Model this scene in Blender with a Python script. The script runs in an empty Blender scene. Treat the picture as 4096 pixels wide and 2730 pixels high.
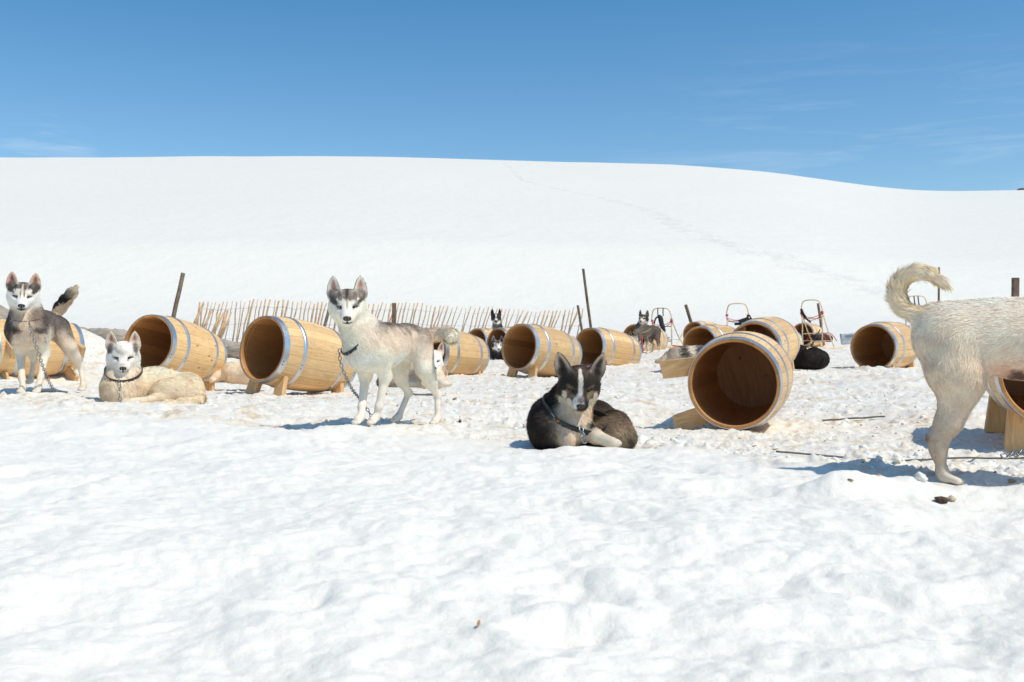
import bpy, math, random
import numpy as np
from mathutils import Vector, Matrix

rng = np.random.default_rng(7)
random.seed(7)
R = math.radians
SC = bpy.context.scene
COL = SC.collection

# ------------------------------------------------------------------ camera
CAMZ = 0.47
cam_d = bpy.data.cameras.new('camera')
cam_d.sensor_width = 36.0
cam_d.lens = 36.0 * 1000.0 / 1024.0
cam_d.clip_start = 0.05
cam_d.clip_end = 5000.0
cam_d.dof.use_dof = True
cam_d.dof.focus_distance = 5.6
cam_d.dof.aperture_fstop = 9.0
cam = bpy.data.objects.new('camera', cam_d)
cam.location = (0, 0, CAMZ)
cam.rotation_euler = (R(90), 0, 0)
COL.objects.link(cam)
SC.camera = cam

# ------------------------------------------------------------------ light
SUN_EL, SUN_BEHIND = 57.0, -32.0          # elevation; how far behind the right-hand side
w = bpy.data.worlds.new('World')
SC.world = w
w.use_nodes = True
nt = w.node_tree
nt.nodes.clear()
o_w = nt.nodes.new('ShaderNodeOutputWorld')
bg = nt.nodes.new('ShaderNodeBackground')
sky = nt.nodes.new('ShaderNodeTexSky')
sky.sky_type = 'NISHITA'
sky.sun_disc = False
sky.sun_elevation = R(SUN_EL)
sky.sun_rotation = R(90 - SUN_BEHIND)
sky.altitude = 1500
sky.air_density = 1.0
sky.dust_density = 3.0
sky.ozone_density = 5.0
bg.inputs['Strength'].default_value = 0.108
# thin high cirrus, laid out by direction
tc = nt.nodes.new('ShaderNodeTexCoord')
mp = nt.nodes.new('ShaderNodeMapping')
mp.inputs['Rotation'].default_value = (0, R(-7), 0)
mp.inputs['Scale'].default_value = (3.2, 3.2, 34.0)
nz = nt.nodes.new('ShaderNodeTexNoise')
nz.inputs['Scale'].default_value = 2.1
nz.inputs['Detail'].default_value = 9.0
nz.inputs['Roughness'].default_value = 0.62
nz.inputs['Distortion'].default_value = 0.6
nz2 = nt.nodes.new('ShaderNodeTexNoise')
nz2.inputs['Scale'].default_value = 3.0
nz2.inputs['Detail'].default_value = 2.0
cr = nt.nodes.new('ShaderNodeValToRGB')
cr.color_ramp.elements[0].position = 0.50
cr.color_ramp.elements[1].position = 0.78
cr2 = nt.nodes.new('ShaderNodeValToRGB')
cr2.color_ramp.elements[0].position = 0.50
cr2.color_ramp.elements[1].position = 0.64
sp = nt.nodes.new('ShaderNodeSeparateXYZ')
mr = nt.nodes.new('ShaderNodeMapRange')   # cirrus keeps low over the hill
mr.inputs['From Min'].default_value = 0.30
mr.inputs['From Max'].default_value = 0.17
m1 = nt.nodes.new('ShaderNodeMath'); m1.operation = 'MULTIPLY'
m2 = nt.nodes.new('ShaderNodeMath'); m2.operation = 'MULTIPLY'
m3 = nt.nodes.new('ShaderNodeMath'); m3.operation = 'MULTIPLY'
m3.inputs[1].default_value = 0.20
mx = nt.nodes.new('ShaderNodeMix'); mx.data_type = 'RGBA'
mx.inputs['B'].default_value = (6.2, 6.8, 7.4, 1)
L = nt.links.new
L(tc.outputs['Generated'], mp.inputs['Vector']); L(mp.outputs['Vector'], nz.inputs['Vector'])
L(tc.outputs['Generated'], nz2.inputs['Vector']); L(tc.outputs['Generated'], sp.inputs[0])
L(nz.outputs['Fac'], cr.inputs[0]); L(nz2.outputs['Fac'], cr2.inputs[0])
L(sp.outputs['Z'], mr.inputs['Value'])
vm = nt.nodes.new('ShaderNodeVectorMath'); vm.operation = 'DOT_PRODUCT'       # the wisps hang in the right-hand part of the sky
vm.inputs[1].default_value = Vector((0.34, 0.92, 0.17)).normalized()
mr2 = nt.nodes.new('ShaderNodeMapRange'); mr2.inputs['From Min'].default_value = 0.965; mr2.inputs['From Max'].default_value = 0.992
vm2 = nt.nodes.new('ShaderNodeVectorMath'); vm2.operation = 'DOT_PRODUCT'      # and one small one low at left
vm2.inputs[1].default_value = Vector((-0.465, 1.0, 0.190)).normalized()
mr3 = nt.nodes.new('ShaderNodeMapRange'); mr3.inputs['From Min'].default_value = 0.9990; mr3.inputs['From Max'].default_value = 0.9998; mr3.inputs['To Max'].default_value = 2.2
ad_ = nt.nodes.new('ShaderNodeMath'); ad_.operation = 'ADD'
L(tc.outputs['Generated'], vm.inputs[0]); L(vm.outputs['Value'], mr2.inputs['Value'])
L(tc.outputs['Generated'], vm2.inputs[0]); L(vm2.outputs['Value'], mr3.inputs['Value'])
L(mr2.outputs['Result'], ad_.inputs[0]); L(mr3.outputs['Result'], ad_.inputs[1])
L(cr.outputs[0], m1.inputs[0]); L(ad_.outputs[0], m1.inputs[1])
L(m1.outputs[0], m2.inputs[0]); L(mr.outputs['Result'], m2.inputs[1]); L(m2.outputs[0], m3.inputs[0])
tint = nt.nodes.new('ShaderNodeMix'); tint.data_type = 'RGBA'; tint.blend_type = 'MULTIPLY'
tint.inputs['Factor'].default_value = 1.0
hz = nt.nodes.new('ShaderNodeValToRGB')       # thin haze pales the sky towards the horizon, deep blue above it
hz.color_ramp.elements[0].position = 0.14; hz.color_ramp.elements[0].color = (1.02, 1.18, 1.10, 1)
hz.color_ramp.elements[1].position = 0.34; hz.color_ramp.elements[1].color = (0.56, 1.03, 1.10, 1)
e_ = hz.color_ramp.elements.new(0.22); e_.color = (0.84, 1.13, 1.11, 1)
e_ = hz.color_ramp.elements.new(0.65); e_.color = (0.74, 1.05, 1.06, 1)
L(sp.outputs['Z'], hz.inputs[0]); L(hz.outputs[0], tint.inputs['B'])
L(sky.outputs[0], tint.inputs['A'])
L(tint.outputs['Result'], mx.inputs['A']); L(m3.outputs[0], mx.inputs['Factor'])
L(mx.outputs['Result'], bg.inputs['Color']); L(bg.outputs[0], o_w.inputs[0])

sl = bpy.data.lights.new('sun', 'SUN')
sl.energy = 2.85
sl.angle = R(0.53)
sl.color = (1.0, 0.91, 0.77)
sun = bpy.data.objects.new('sun', sl)
az_ = R(SUN_BEHIND); el_ = R(SUN_EL)
to_sun = Vector((math.cos(az_) * math.cos(el_), math.sin(az_) * math.cos(el_), math.sin(el_)))
sun.rotation_euler = to_sun.to_track_quat('Z', 'Y').to_euler()
sun.location = (20, -4, 30)
COL.objects.link(sun)

SC.view_settings.view_transform = 'Standard'
SC.view_settings.look = 'None'
SC.view_settings.exposure = 0.34
SC.view_settings.gamma = 1.0
SC.render.engine = 'CYCLES'
SC.cycles.max_bounces = 12
SC.cycles.diffuse_bounces = 8
SC.cycles.glossy_bounces = 3
SC.cycles.transparent_max_bounces = 6
SC.cycles.use_denoising = True

# ------------------------------------------------------------------ helpers
def S(x, y, Y):
    """photograph pixel (4096 wide) at depth Y (m) -> world point"""
    return Vector(((x / 4 - 512) * Y / 1000, Y, CAMZ + (341 - y / 4) * Y / 1000))

def azim(p):
    return math.atan2(p[0], p[1])

def tag(o, label, cat, group=None, kind=None):
    if label: o['label'] = label
    if cat: o['category'] = cat
    if group: o['group'] = group
    if kind: o['kind'] = kind
    return o

def empty(name, loc=(0, 0, 0), rot=None):
    o = bpy.data.objects.new(name, None)
    o.empty_display_size = 0.1
    COL.objects.link(o)
    if rot is not None:
        o.matrix_world = Matrix.Translation(Vector(loc)) @ rot.to_4x4()
    else:
        o.location = loc
    return o

def mesh_np(name, V, F, mat, parent=None, smooth=True, cols=None, mats=None, midx=None, normals=None, alpha=1.0):
    """V (n,3); F list of arrays (m,k) of faces with k corners"""
    V = np.asarray(V, np.float32)
    if isinstance(F, np.ndarray): F = [F]
    F = [np.asarray(f, np.int32) for f in F if len(f)]
    me = bpy.data.meshes.new(name)
    me.vertices.add(len(V))
    me.vertices.foreach_set('co', V.ravel())
    nl = sum(f.size for f in F)
    npoly = sum(len(f) for f in F)
    me.loops.add(nl)
    me.polygons.add(npoly)
    me.loops.foreach_set('vertex_index', np.concatenate([f.ravel() for f in F]))
    tot = np.concatenate([np.full(len(f), f.shape[1], np.int32) for f in F])
    st = np.concatenate([[0], np.cumsum(tot)[:-1]]).astype(np.int32)
    me.polygons.foreach_set('loop_start', st)
    me.polygons.foreach_set('loop_total', tot)
    me.polygons.foreach_set('use_smooth', np.full(npoly, smooth, bool))
    if cols is not None:
        ca = me.color_attributes.new('Col', 'FLOAT_COLOR', 'POINT')
        c4 = np.ones((len(V), 4), np.float32); c4[:, :3] = cols; c4[:, 3] = alpha
        ca.data.foreach_set('color', c4.ravel())
    for m in (mats if mats else [mat]):
        me.materials.append(m)
    if midx is not None:
        me.polygons.foreach_set('material_index', np.asarray(midx, np.int32))
    me.update(calc_edges=True)
    me.validate()
    if normals is not None:
        me.normals_split_custom_set_from_vertices(normals)
    o = bpy.data.objects.new(name, me)
    COL.objects.link(o)
    if parent: o.parent = parent
    return o

class MB:
    """collects simple pieces into one mesh"""
    def __init__(s): s.V = []; s.F = []; s.M = []
    def add(s, vs, fs, m=0):
        b = len(s.V)
        s.V += [tuple(v) for v in vs]
        s.F += [tuple(i + b for i in f) for f in fs]
        s.M += [m] * len(fs)
    def tube(s, pts, r, n=8, m=0, cap=True, closed=False):
        pts = [Vector(p) for p in pts]
        k = len(pts)
        rs = r if isinstance(r, (list, tuple)) else [r] * k
        ref = None; rings = []
        for i, p in enumerate(pts):
            a = pts[(i - 1) % k] if (closed or i > 0) else p
            b = pts[(i + 1) % k] if (closed or i < k - 1) else p
            t = (b - a).normalized()
            if ref is None:
                ref = t.orthogonal().normalized()
            ref = (ref - t * ref.dot(t)).normalized()
            bi = t.cross(ref)
            rings.append([p + (ref * math.cos(q) + bi * math.sin(q)) * rs[i]
                          for q in [2 * math.pi * j / n for j in range(n)]])
        vs = [v for rg in rings for v in rg]
        fs = []
        for i in range(k if closed else k - 1):
            for j in range(n):
                a0 = i * n + j; a1 = i * n + (j + 1) % n
                i2 = (i + 1) % k
                fs.append((a0, a1, i2 * n + (j + 1) % n, i2 * n + j))
        if cap and not closed:
            fs.append(tuple(range(n))[::-1]); fs.append(tuple((k - 1) * n + j for j in range(n)))
        s.add(vs, fs, m)
    def box(s, c, sx, sy, sz, rot=None, m=0, bev=0.0):
        c = Vector(c)
        vs = []
        for X in (-1, 1):
            for Y in (-1, 1):
                for Z in (-1, 1):
                    v = Vector((X * sx / 2, Y * sy / 2, Z * sz / 2))
                    vs.append(c + (rot @ v if rot else v))
        s.add(vs, [(0, 1, 3, 2), (4, 6, 7, 5), (0, 4, 5, 1), (2, 3, 7, 6), (0, 2, 6, 4), (1, 5, 7, 3)], m)
    def build(s, name, mats, parent=None, smooth=False):
        me = bpy.data.meshes.new(name)
        me.from_pydata(s.V, [], s.F)
        for mt in (mats if isinstance(mats, (list, tuple)) else [mats]): me.materials.append(mt)
        me.polygons.foreach_set('material_index', s.M)
        me.polygons.foreach_set('use_smooth', [smooth] * len(s.F))
        me.update()
        o = bpy.data.objects.new(name, me)
        COL.objects.link(o)
        if parent: o.parent = parent
        return o

def bevel(o, wd=0.004, seg=2):
    md = o.modifiers.new('bevel', 'BEVEL'); md.width = wd; md.segments = seg; md.limit_method = 'ANGLE'
    return o

# --- noise (numpy)
_perm = rng.permutation(256).astype(np.int32)
_perm = np.concatenate([_perm, _perm])
_ga = rng.uniform(0, 2 * np.pi, 256)
_gx, _gy = np.cos(_ga).astype(np.float32), np.sin(_ga).astype(np.float32)
def perlin(x, y):
    xi = np.floor(x).astype(np.int32); yi = np.floor(y).astype(np.int32)
    xf = (x - xi).astype(np.float32); yf = (y - yi).astype(np.float32)
    xi &= 255; yi &= 255
    u = xf * xf * xf * (xf * (xf * 6 - 15) + 10); v = yf * yf * yf * (yf * (yf * 6 - 15) + 10)
    def g(ix, iy, dx, dy):
        h = _perm[_perm[ix & 255] + (iy & 255)]
        return _gx[h] * dx + _gy[h] * dy
    a = g(xi, yi, xf, yf); b = g(xi + 1, yi, xf - 1, yf)
    c = g(xi, yi + 1, xf, yf - 1); d = g(xi + 1, yi + 1, xf - 1, yf - 1)
    return (a + u * (b - a)) * (1 - v) + (c + u * (d - c)) * v
def vnoise3(P, s, seed=0):
    """value noise in 3D, about -1..1"""
    Q = np.asarray(P, np.float64) * s + seed * 17.3 + 500
    I = np.floor(Q).astype(np.int64); f = Q - I; f = f * f * (3 - 2 * f)
    def h(i, j, k):
        n = (i * 374761393 + j * 668265263 + k * 2147483647) & 0xffffffff
        n = ((n ^ (n >> 13)) * 1274126177) & 0xffffffff
        return ((n ^ (n >> 16)) & 0xffff) / 32767.5 - 1
    r = 0
    for a in (0, 1):
        for b in (0, 1):
            for c in (0, 1):
                wgt = (f[..., 0] if a else 1 - f[..., 0]) * (f[..., 1] if b else 1 - f[..., 1]) * (f[..., 2] if c else 1 - f[..., 2])
                r = r + wgt * h(I[..., 0] + a, I[..., 1] + b, I[..., 2] + c)
    return r
def sst(a, b, x):
    t = np.clip((x - a) / (b - a), 0, 1)
    return t * t * (3 - 2 * t)

# ------------------------------------------------------------------ materials
def mat(name):
    m = bpy.data.materials.new(name); m.use_nodes = True
    n = m.node_tree
    return m, n, n.nodes['Principled BSDF'], n.links.new
def node(n, t, **kw):
    x = n.nodes.new(t)
    for k, v in kw.items():
        if k in x.inputs: x.inputs[k].default_value = v
        else: setattr(x, k, v)
    return x
def ramp(n, stops):
    r = n.nodes.new('ShaderNodeValToRGB')
    e = r.color_ramp.elements
    while len(e) < len(stops): e.new(0.5)
    for el, (p, c) in zip(e, stops):
        el.position = p; el.color = (*c, 1) if len(c) == 3 else c
    return r
def math_(n, op, a=None, b=None):
    x = n.nodes.new('ShaderNodeMath'); x.operation = op
    for i, q in enumerate((a, b)):
        if q is None: continue
        if isinstance(q, (int, float)): x.inputs[i].default_value = q
        else: n.links.new(q, x.inputs[i])
    return x.outputs[0]

def plain(name, col, rough=0.6, metal=0.0, noise=0.0, scale=40):
    m, n, b, l = mat(name)
    b.inputs['Base Color'].default_value = (*col, 1)
    b.inputs['Roughness'].default_value = rough
    b.inputs['Metallic'].default_value = metal
    if noise:
        tcn = node(n, 'ShaderNodeTexCoord'); nn = node(n, 'ShaderNodeTexNoise', Scale=scale, Detail=5.0)
        l(tcn.outputs['Object'], nn.inputs['Vector'])
        rp = ramp(n, [(0.3, tuple(c * (1 - noise) for c in col)), (0.7, tuple(min(1, c * (1 + noise)) for c in col))])
        l(nn.outputs['Fac'], rp.inputs[0]); l(rp.outputs[0], b.inputs['Base Color'])
        bp = node(n, 'ShaderNodeBump', Strength=0.3, Distance=0.01)
        l(nn.outputs['Fac'], bp.inputs['Height']); l(bp.outputs[0], b.inputs['Normal'])
    return m
# ------------------------------------------------------------------ terrain
CTRL = [  # photograph x, y, depth of points the ground passes through
    (3790, 1925, 3.33), (3500, 1990, 3.1), (1500, 1702, 5.43), (1670, 1690, 5.8), (2330, 1800, 4.6), (2150, 1790, 4.5),
    (560, 1640, 6.15), (760, 1632, 6.3), (110, 1580, 6.3), (250, 1560, 6.9), (0, 1640, 5.4), (2930, 1735, 6.5), (2700, 1760, 6.2),
    (3050, 1700, 7.3), (1010, 1590, 8.9), (1330, 1590, 9.4), (560, 1565, 10.4), (850, 1570, 11.4), (2180, 1520, 12.5), (2250, 1512, 13.2),
    (1850, 1508, 13.2), (1720, 1550, 8.6), (3480, 1490, 12.5), (3640, 1475, 13.2), (3220, 1470, 12.2), (2600, 1405, 19.2), (2550, 1432, 17),
    (3290, 1404, 25), (2350, 1460, 15.5), (2780, 1475, 14.5), (1940, 1440, 17), (1900, 1410, 23), (950, 1385, 26), (1800, 1385, 26),
    (2500, 1385, 27), (3000, 1380, 27), (3600, 1385, 26), (3500, 1440, 16), (4060, 1812, 5.2), (4300, 1800, 5.6), (3700, 1855, 4.2), (3900, 1850, 4.4),
    (100, 1420, 13), (250, 1400, 13.5), (700, 1415, 16), (3900, 1480, 11), (4090, 1600, 7), (3700, 1600, 8), (2900, 1600, 9), (2400, 1600, 8),
    (1700, 1600, 8), (100, 1520, 8.5), (-400, 1450, 12), (4500, 1500, 10)]
CP = np.array([tuple(S(*c)) for c in CTRL])
_near = [(-4, 2.5, 0.03), (-2, 3, 0.03), (0, 3, 0.02), (2, 2, 0.0), (0, 1.5, 0.0), (-2, 1.2, 0.0), (2, .8, -0.02), (0, .3, -.02), (-1, 4.2, 0.035),
         (-2.4, 4.6, 0.035), (.4, 3.9, 0.03), (1.1, 3.3, 0.03), (5, 3, 0), (-6, 4, 0.03), (0, -2, -.02), (4, -2, -.02), (-4, -2, -.02)]
CP = np.concatenate([CP, np.array(_near, float)])
for a in range(-90, 91, 12):
    for rr, zz in ((33, .58), (45, .9)):
        CP = np.concatenate([CP, [[rr * math.sin(R(a)), rr * math.cos(R(a)), zz]]])
CS = 0.085 * np.hypot(CP[:, 0], CP[:, 1]) + 0.12

def base_h(x, y):
    num = np.zeros_like(x); den = np.zeros_like(x)
    for (px, py, pz), s in zip(CP, CS):
        g = np.exp(-((x - px) ** 2 + (y - py) ** 2) / (2 * s * s)) / s + 1e-3 / (1 + ((x - px) ** 2 + (y - py) ** 2) / (s * s)) ** 1.5
        num += g * pz; den += g
    z = num / den
    # drifted bank in front of the old log
    for (sx, sy, Y, h, sg, sg2) in [(275, 1345, 12.9, .19, .28, .30), (350, 1380, 12.7, .13, .30, .30), (200, 1350, 13.4, .22, .55, .4),
                                    (80, 1390, 13.3, .10, .8, .5)]:
        p = S(sx, sy, Y)
        z = z + h * np.exp(-((x - p.x) ** 2 / (2 * sg * sg) + (y - p.y) ** 2 / (2 * sg2 * sg2)))
    # low crest the white dog stands on
    z = z + ((.030 + .034 * sst(1.36, 1.22, x)) * np.exp(-((y - 3.08 + .02 * np.sin(x * 9)) / .085) ** 2) - .02 * np.exp(-((y - 3.32) / .09) ** 2) * np.clip((1.22 - x) / .1, 0, 1)) * sst(.75, 1.0, x) * sst(3.2, 2.4, x)
    # kicked-up snow in front of paws and barrel legs
    for (sx, sy, Y, h, wx_) in [(1450, 1712, 5.08, .030, .24), (1600, 1708, 5.36, .020, .10), (1745, 1712, 5.28, .024, .10), (120, 1585, 6.42, .022, .30), (600, 1650, 5.95, .016, .4),
                                (1010, 1590, 8.55, .035, .35), (2140, 1520, 12.0, .05, .4), (3500, 1490, 12.0, .05, .35), (560, 1575, 10.6, .05, .3), (2700, 1765, 5.85, .02, .3)]:
        p = S(sx, sy, Y)
        z = z + h * np.exp(-((x - p.x) / wx_) ** 4 - ((y - p.y) / (.10 + .012 * Y)) ** 2) * (1 + .5 * np.sin(x * 23 + Y * 3) * np.cos(x * 9.1))
    # small hollow the black dog lies in
    p = S(2340, 1790, 4.66)
    z = z - 0.035 * np.exp(-((x - p.x) ** 2 / (2 * .24 ** 2) + (y - p.y) ** 2 / (2 * .16 ** 2)))
    z = z + 0.028 * np.exp(-((x - p.x) ** 2 / (2 * .34 ** 2) + (y - 4.31) ** 2 / (2 * .09 ** 2)))
    return z

SKX = np.array([-600, 0, 260, 480, 700, 900, 1100, 1300, 1500, 1620, 1730, 1830, 1920, 2000, 2070, 2140, 2230, 2353, 2800]) * 0.43519
SKY_ = np.array([352, 363, 364, 361, 359, 361, 367, 373, 379, 385, 393, 404, 417, 428, 436, 440, 439.5, 437, 420]) * 0.43519
_fu = np.linspace(SKX[0], SKX[-1], 1600)
_fv = np.interp(_fu, SKX, SKY_)
_ker = np.hanning(121); _ker /= _ker.sum()
_fv = np.convolve(np.pad(_fv, 60, mode='edge'), _ker, 'valid')
HY0, HYC = 36.0, 230.0
def hill_h(x, y):
    r = np.hypot(x, y)
    u = 512 + 1000 * np.clip(x / np.maximum(y, 1e-3), -3, 3)
    u = np.where(y <= 1, np.where(x > 0, 3000, -3000), u)
    v = np.interp(u, _fu, _fv)
    cosaz = np.clip(y / np.maximum(r, 1e-6), .35, 1)
    yy = r * cosaz
    zc = CAMZ + (341 - v) * HYC / 1000
    s = (yy - HY0) / (HYC - HY0)
    p = s + 0.14 * s * (1 - s)
    p = np.where(s > 1, 1 + .86 * (s - 1) - 2.2 * (s - 1) ** 2, p)
    p = np.where(s < 0, 0, p)
    soft = sst(-.01, .12, s)
    z = (zc - .7) * p * soft
    z = np.maximum(z, -60)
    back = sst(-10, 25, y)
    und = perlin(x / 38, y / 38) * .5 + perlin(x / 13, y / 13) * .14
    return z * back + und * sst(.05, .3, s) * sst(1.0, .9, s)

_pits = []
prng = np.random.default_rng(21)
for _ in range(230):
    yy = 0.9 + 4.6 * prng.random() ** .8
    xx = prng.uniform(-.75, .75) * (yy + 1.2)
    _pits.append((xx, yy, prng.uniform(.05, .15), prng.uniform(.006, .020), prng.uniform(0, 3.14), prng.uniform(1.1, 2.0)))

_prints = []
for _ in range(620):
    yy = 3.6 + 10 * prng.random() ** 1.5
    xx = prng.uniform(-.56, .56) * yy
    _prints.append((xx, yy, prng.uniform(.028, .055), prng.uniform(.012, .030), prng.uniform(0, 3.14), prng.uniform(1.0, 1.7)))

def trod(x, y):
    """1 where dogs have trampled the snow, 0 in the clean foreground"""
    yb = np.interp(x, [-8, -3, -.8, .2, .9, 1.7, 6], [5.6, 5.45, 5.2, 4.55, 4.1, 3.0, 2.8])
    yb = yb + perlin(x * 1.3, y * 1.3) * .35
    t = sst(-.35, .35, y - yb)
    return t * sst(34, 22, y)

def detail_h(x, y):
    r = np.hypot(x, y)
    t = trod(x, y)
    near = sst(14, 5, r)
    # clean, sun-softened foreground
    a = perlin(x * 1.1 + 3, y * 1.1) * .034 + perlin(x * 2.6, y * 2.6 + 9) * .020 + perlin(x * 6.1 + 5, y * 6.1) * .012
    a += -np.abs(perlin(x * 4.1 + 7, y * 3.3)) * .016 + (np.abs(perlin(x * 11, y * 11 + 4)) - .2) * .013 + perlin(x * 17, y * 17) * .006 + perlin(x * 36, y * 36) * .0036 + perlin(x * 80, y * 80) * .0010
    pit = np.zeros_like(x)
    m = (r < 7.5) & (y > .2)
    xs, ys = x[m], y[m]
    ps = np.zeros_like(xs)
    wx = xs + perlin(xs * 6, ys * 6) * .09; wy = ys + perlin(xs * 6 + 31, ys * 6) * .09
    for (px, py, pr, pd, ang, el) in _pits:
        sel = (np.abs(wx - px) < 3 * pr * el) & (np.abs(wy - py) < 3 * pr * el)
        dx, dy = wx[sel] - px, wy[sel] - py
        c, s_ = math.cos(ang), math.sin(ang)
        q = np.sqrt(((dx * c + dy * s_) / el) ** 2 + (-dx * s_ + dy * c) ** 2) / pr
        ps[sel] += -pd * np.exp(-(q / .8) ** 2) + pd * .3 * np.exp(-((q - 1.5) / .4) ** 2)
    pit[m] = ps
    a = a + pit
    # trampled, granular snow
    b = perlin(x * .9, y * .9) * .04 + perlin(x * 2.7 + 4, y * 2.7) * .03
    n1 = perlin(x * 6.3, y * 6.3 + 2); n2 = perlin(x * 13 + 8, y * 13); n3 = perlin(x * 29, y * 29 + 5); n4 = perlin(x * 60, y * 60)
    msk = sst(-.2, .35, perlin(x * 1.7 + 40, y * 1.7))
    b += (np.abs(n1) * .034 - .01) + (np.abs(n2) * .036) * (.45 + .55 * msk) + np.abs(n3) * .022 * (.45 + .55 * msk) + np.abs(n4) * .010 * (.5 + .5 * msk) - .008
    m = (t > .3) & (y > 3.3) & (y < 14) & (np.abs(x) < y * .62)
    if m.any():
        xs, ys = x[m], y[m]; ps = np.zeros_like(xs)
        od = np.argsort(ys, kind='stable'); yo = ys[od]
        for (px, py, pr, pd, ang, el) in _prints:
            i0, i1 = np.searchsorted(yo, (py - 3 * pr * el, py + 3 * pr * el))
            k = od[i0:i1]
            dx, dy = xs[k] - px, ys[k] - py
            c, s_ = math.cos(ang), math.sin(ang)
            q = np.sqrt(((dx * c + dy * s_) / el) ** 2 + (-dx * s_ + dy * c) ** 2) / pr
            ps[k] += -pd * np.exp(-(q / .85) ** 4) + pd * .55 * np.exp(-((q - 1.35) / .28) ** 2)
        b[m] += ps
    z = a * (1 - t) * sst(.3, 1.5, r) + b * t
    far = sst(34, 16, r)
    return z * (.25 + .75 * far)

FLAT = []     # (x, y, radius): places where something stands, kept level
def H(x, y, detail=True):
    x = np.asarray(x, float); y = np.asarray(y, float)
    z = base_h(x, y) + hill_h(x, y)
    if detail:
        d = detail_h(x, y)
        for (fx, fy, fr) in FLAT:
            q = ((x - fx) ** 2 + (y - fy) ** 2) / (fr * fr)
            d = d * (1 - .8 * np.exp(-q))
        z = z + d
    return z
def Hs(x, y, detail=False):
    return float(H(np.array([x], float), np.array([y], float), detail)[0])
def snow_material(name, hill=False):
    m, n, b, l = mat(name)
    b.inputs['Roughness'].default_value = 0.55
    b.inputs['Specular IOR Level'].default_value = 0.25
    geo = node(n, 'ShaderNodeNewGeometry')
    pos = geo.outputs['Position']
    clean = (0.81, 0.785, 0.725)
    n1 = node(n, 'ShaderNodeTexNoise', Scale=170.0, Detail=3.0, Roughness=0.7); l(pos, n1.inputs['Vector'])
    n2 = node(n, 'ShaderNodeTexNoise', Scale=34.0, Detail=4.0, Roughness=0.65); l(pos, n2.inputs['Vector'])
    if hill:
        b.inputs['Base Color'].default_value = (0.79, 0.765, 0.705, 1)
        n3 = node(n, 'ShaderNodeTexNoise', Scale=0.55, Detail=7.0, Roughness=0.62); l(pos, n3.inputs['Vector'])
        bp = node(n, 'ShaderNodeBump', Strength=0.25, Distance=0.5); l(n3.outputs['Fac'], bp.inputs['Height'])
        l(bp.outputs[0], b.inputs['Normal'])
        rp = ramp(n, [(0.3, (0.783, 0.758, 0.70)), (0.7, (0.797, 0.772, 0.712))]); l(n3.outputs['Fac'], rp.inputs[0])
        l(rp.outputs[0], b.inputs['Base Color'])
        return m
    at = node(n, 'ShaderNodeAttribute', attribute_name='trod')
    # stains: trampled straw, urine and dirt, only where dogs live
    s1 = node(n, 'ShaderNodeTexNoise', Scale=2.1, Detail=8.0, Roughness=0.68, Distortion=0.4); l(pos, s1.inputs['Vector'])
    s2 = node(n, 'ShaderNodeTexNoise', Scale=8.5, Detail=6.0, Roughness=0.72); l(pos, s2.inputs['Vector'])
    r1 = ramp(n, [(0.42, (0, 0, 0)), (0.62, (1, 1, 1))]); l(s1.outputs['Fac'], r1.inputs[0])
    r2 = ramp(n, [(0.45, (0, 0, 0)), (0.66, (1, 1, 1))]); l(s2.outputs['Fac'], r2.inputs[0])
    k = math_(n, 'MULTIPLY', r1.outputs[0], r2.outputs[0])
    k2 = math_(n, 'ADD', k, math_(n, 'MULTIPLY', r2.outputs[0], 0.20))
    k3 = math_(n, 'MULTIPLY', k2, at.outputs['Fac'])
    k4 = math_(n, 'MINIMUM', math_(n, 'MULTIPLY', k3, 0.95), 0.8)
    dirtc = ramp(n, [(0.35, (0.70, 0.54, 0.33)), (0.65, (0.56, 0.40, 0.23))]); l(n2.outputs['Fac'], dirtc.inputs[0])
    base = node(n, 'ShaderNodeMix', data_type='RGBA')
    base.inputs['A'].default_value = (*clean, 1); base.inputs['B'].default_value = (0.815, 0.785, 0.725, 1)
    l(at.outputs['Fac'], base.inputs['Factor'])
    mxx = node(n, 'ShaderNodeMix', data_type='RGBA')
    l(base.outputs['Result'], mxx.inputs['A']); l(dirtc.outputs[0], mxx.inputs['B']); l(k4, mxx.inputs['Factor'])
    l(mxx.outputs['Result'], b.inputs['Base Color'])
    hgt = math_(n, 'ADD', math_(n, 'MULTIPLY', n1.outputs['Fac'], 0.35), n2.outputs['Fac'])
    bst = math_(n, 'ADD', math_(n, 'MULTIPLY', at.outputs['Fac'], 0.20), 0.32)
    bp = node(n, 'ShaderNodeBump', Distance=0.018); l(hgt, bp.inputs['Height']); l(bst, bp.inputs['Strength'])
    l(bp.outputs[0], b.inputs['Normal'])
    # ice crystals that catch the sun
    vo = node(n, 'ShaderNodeTexVoronoi', Scale=210.0); l(pos, vo.inputs['Vector'])
    sv = node(n, 'ShaderNodeSeparateColor'); l(vo.outputs['Color'], sv.inputs[0])
    gl = math_(n, 'GREATER_THAN', sv.outputs[0], 0.9)
    rg = math_(n, 'SUBTRACT', 0.62, math_(n, 'MULTIPLY', gl, 0.34)); l(rg, b.inputs['Roughness'])
    b.inputs['Subsurface Weight'].default_value = 0.35
    b.inputs['Subsurface Radius'].default_value = (0.5, 0.8, 1.0)
    b.inputs['Subsurface Scale'].default_value = 0.013
    return m
M_SNOW = snow_material('snow')
M_HILL = snow_material('hill_snow', True)

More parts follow.
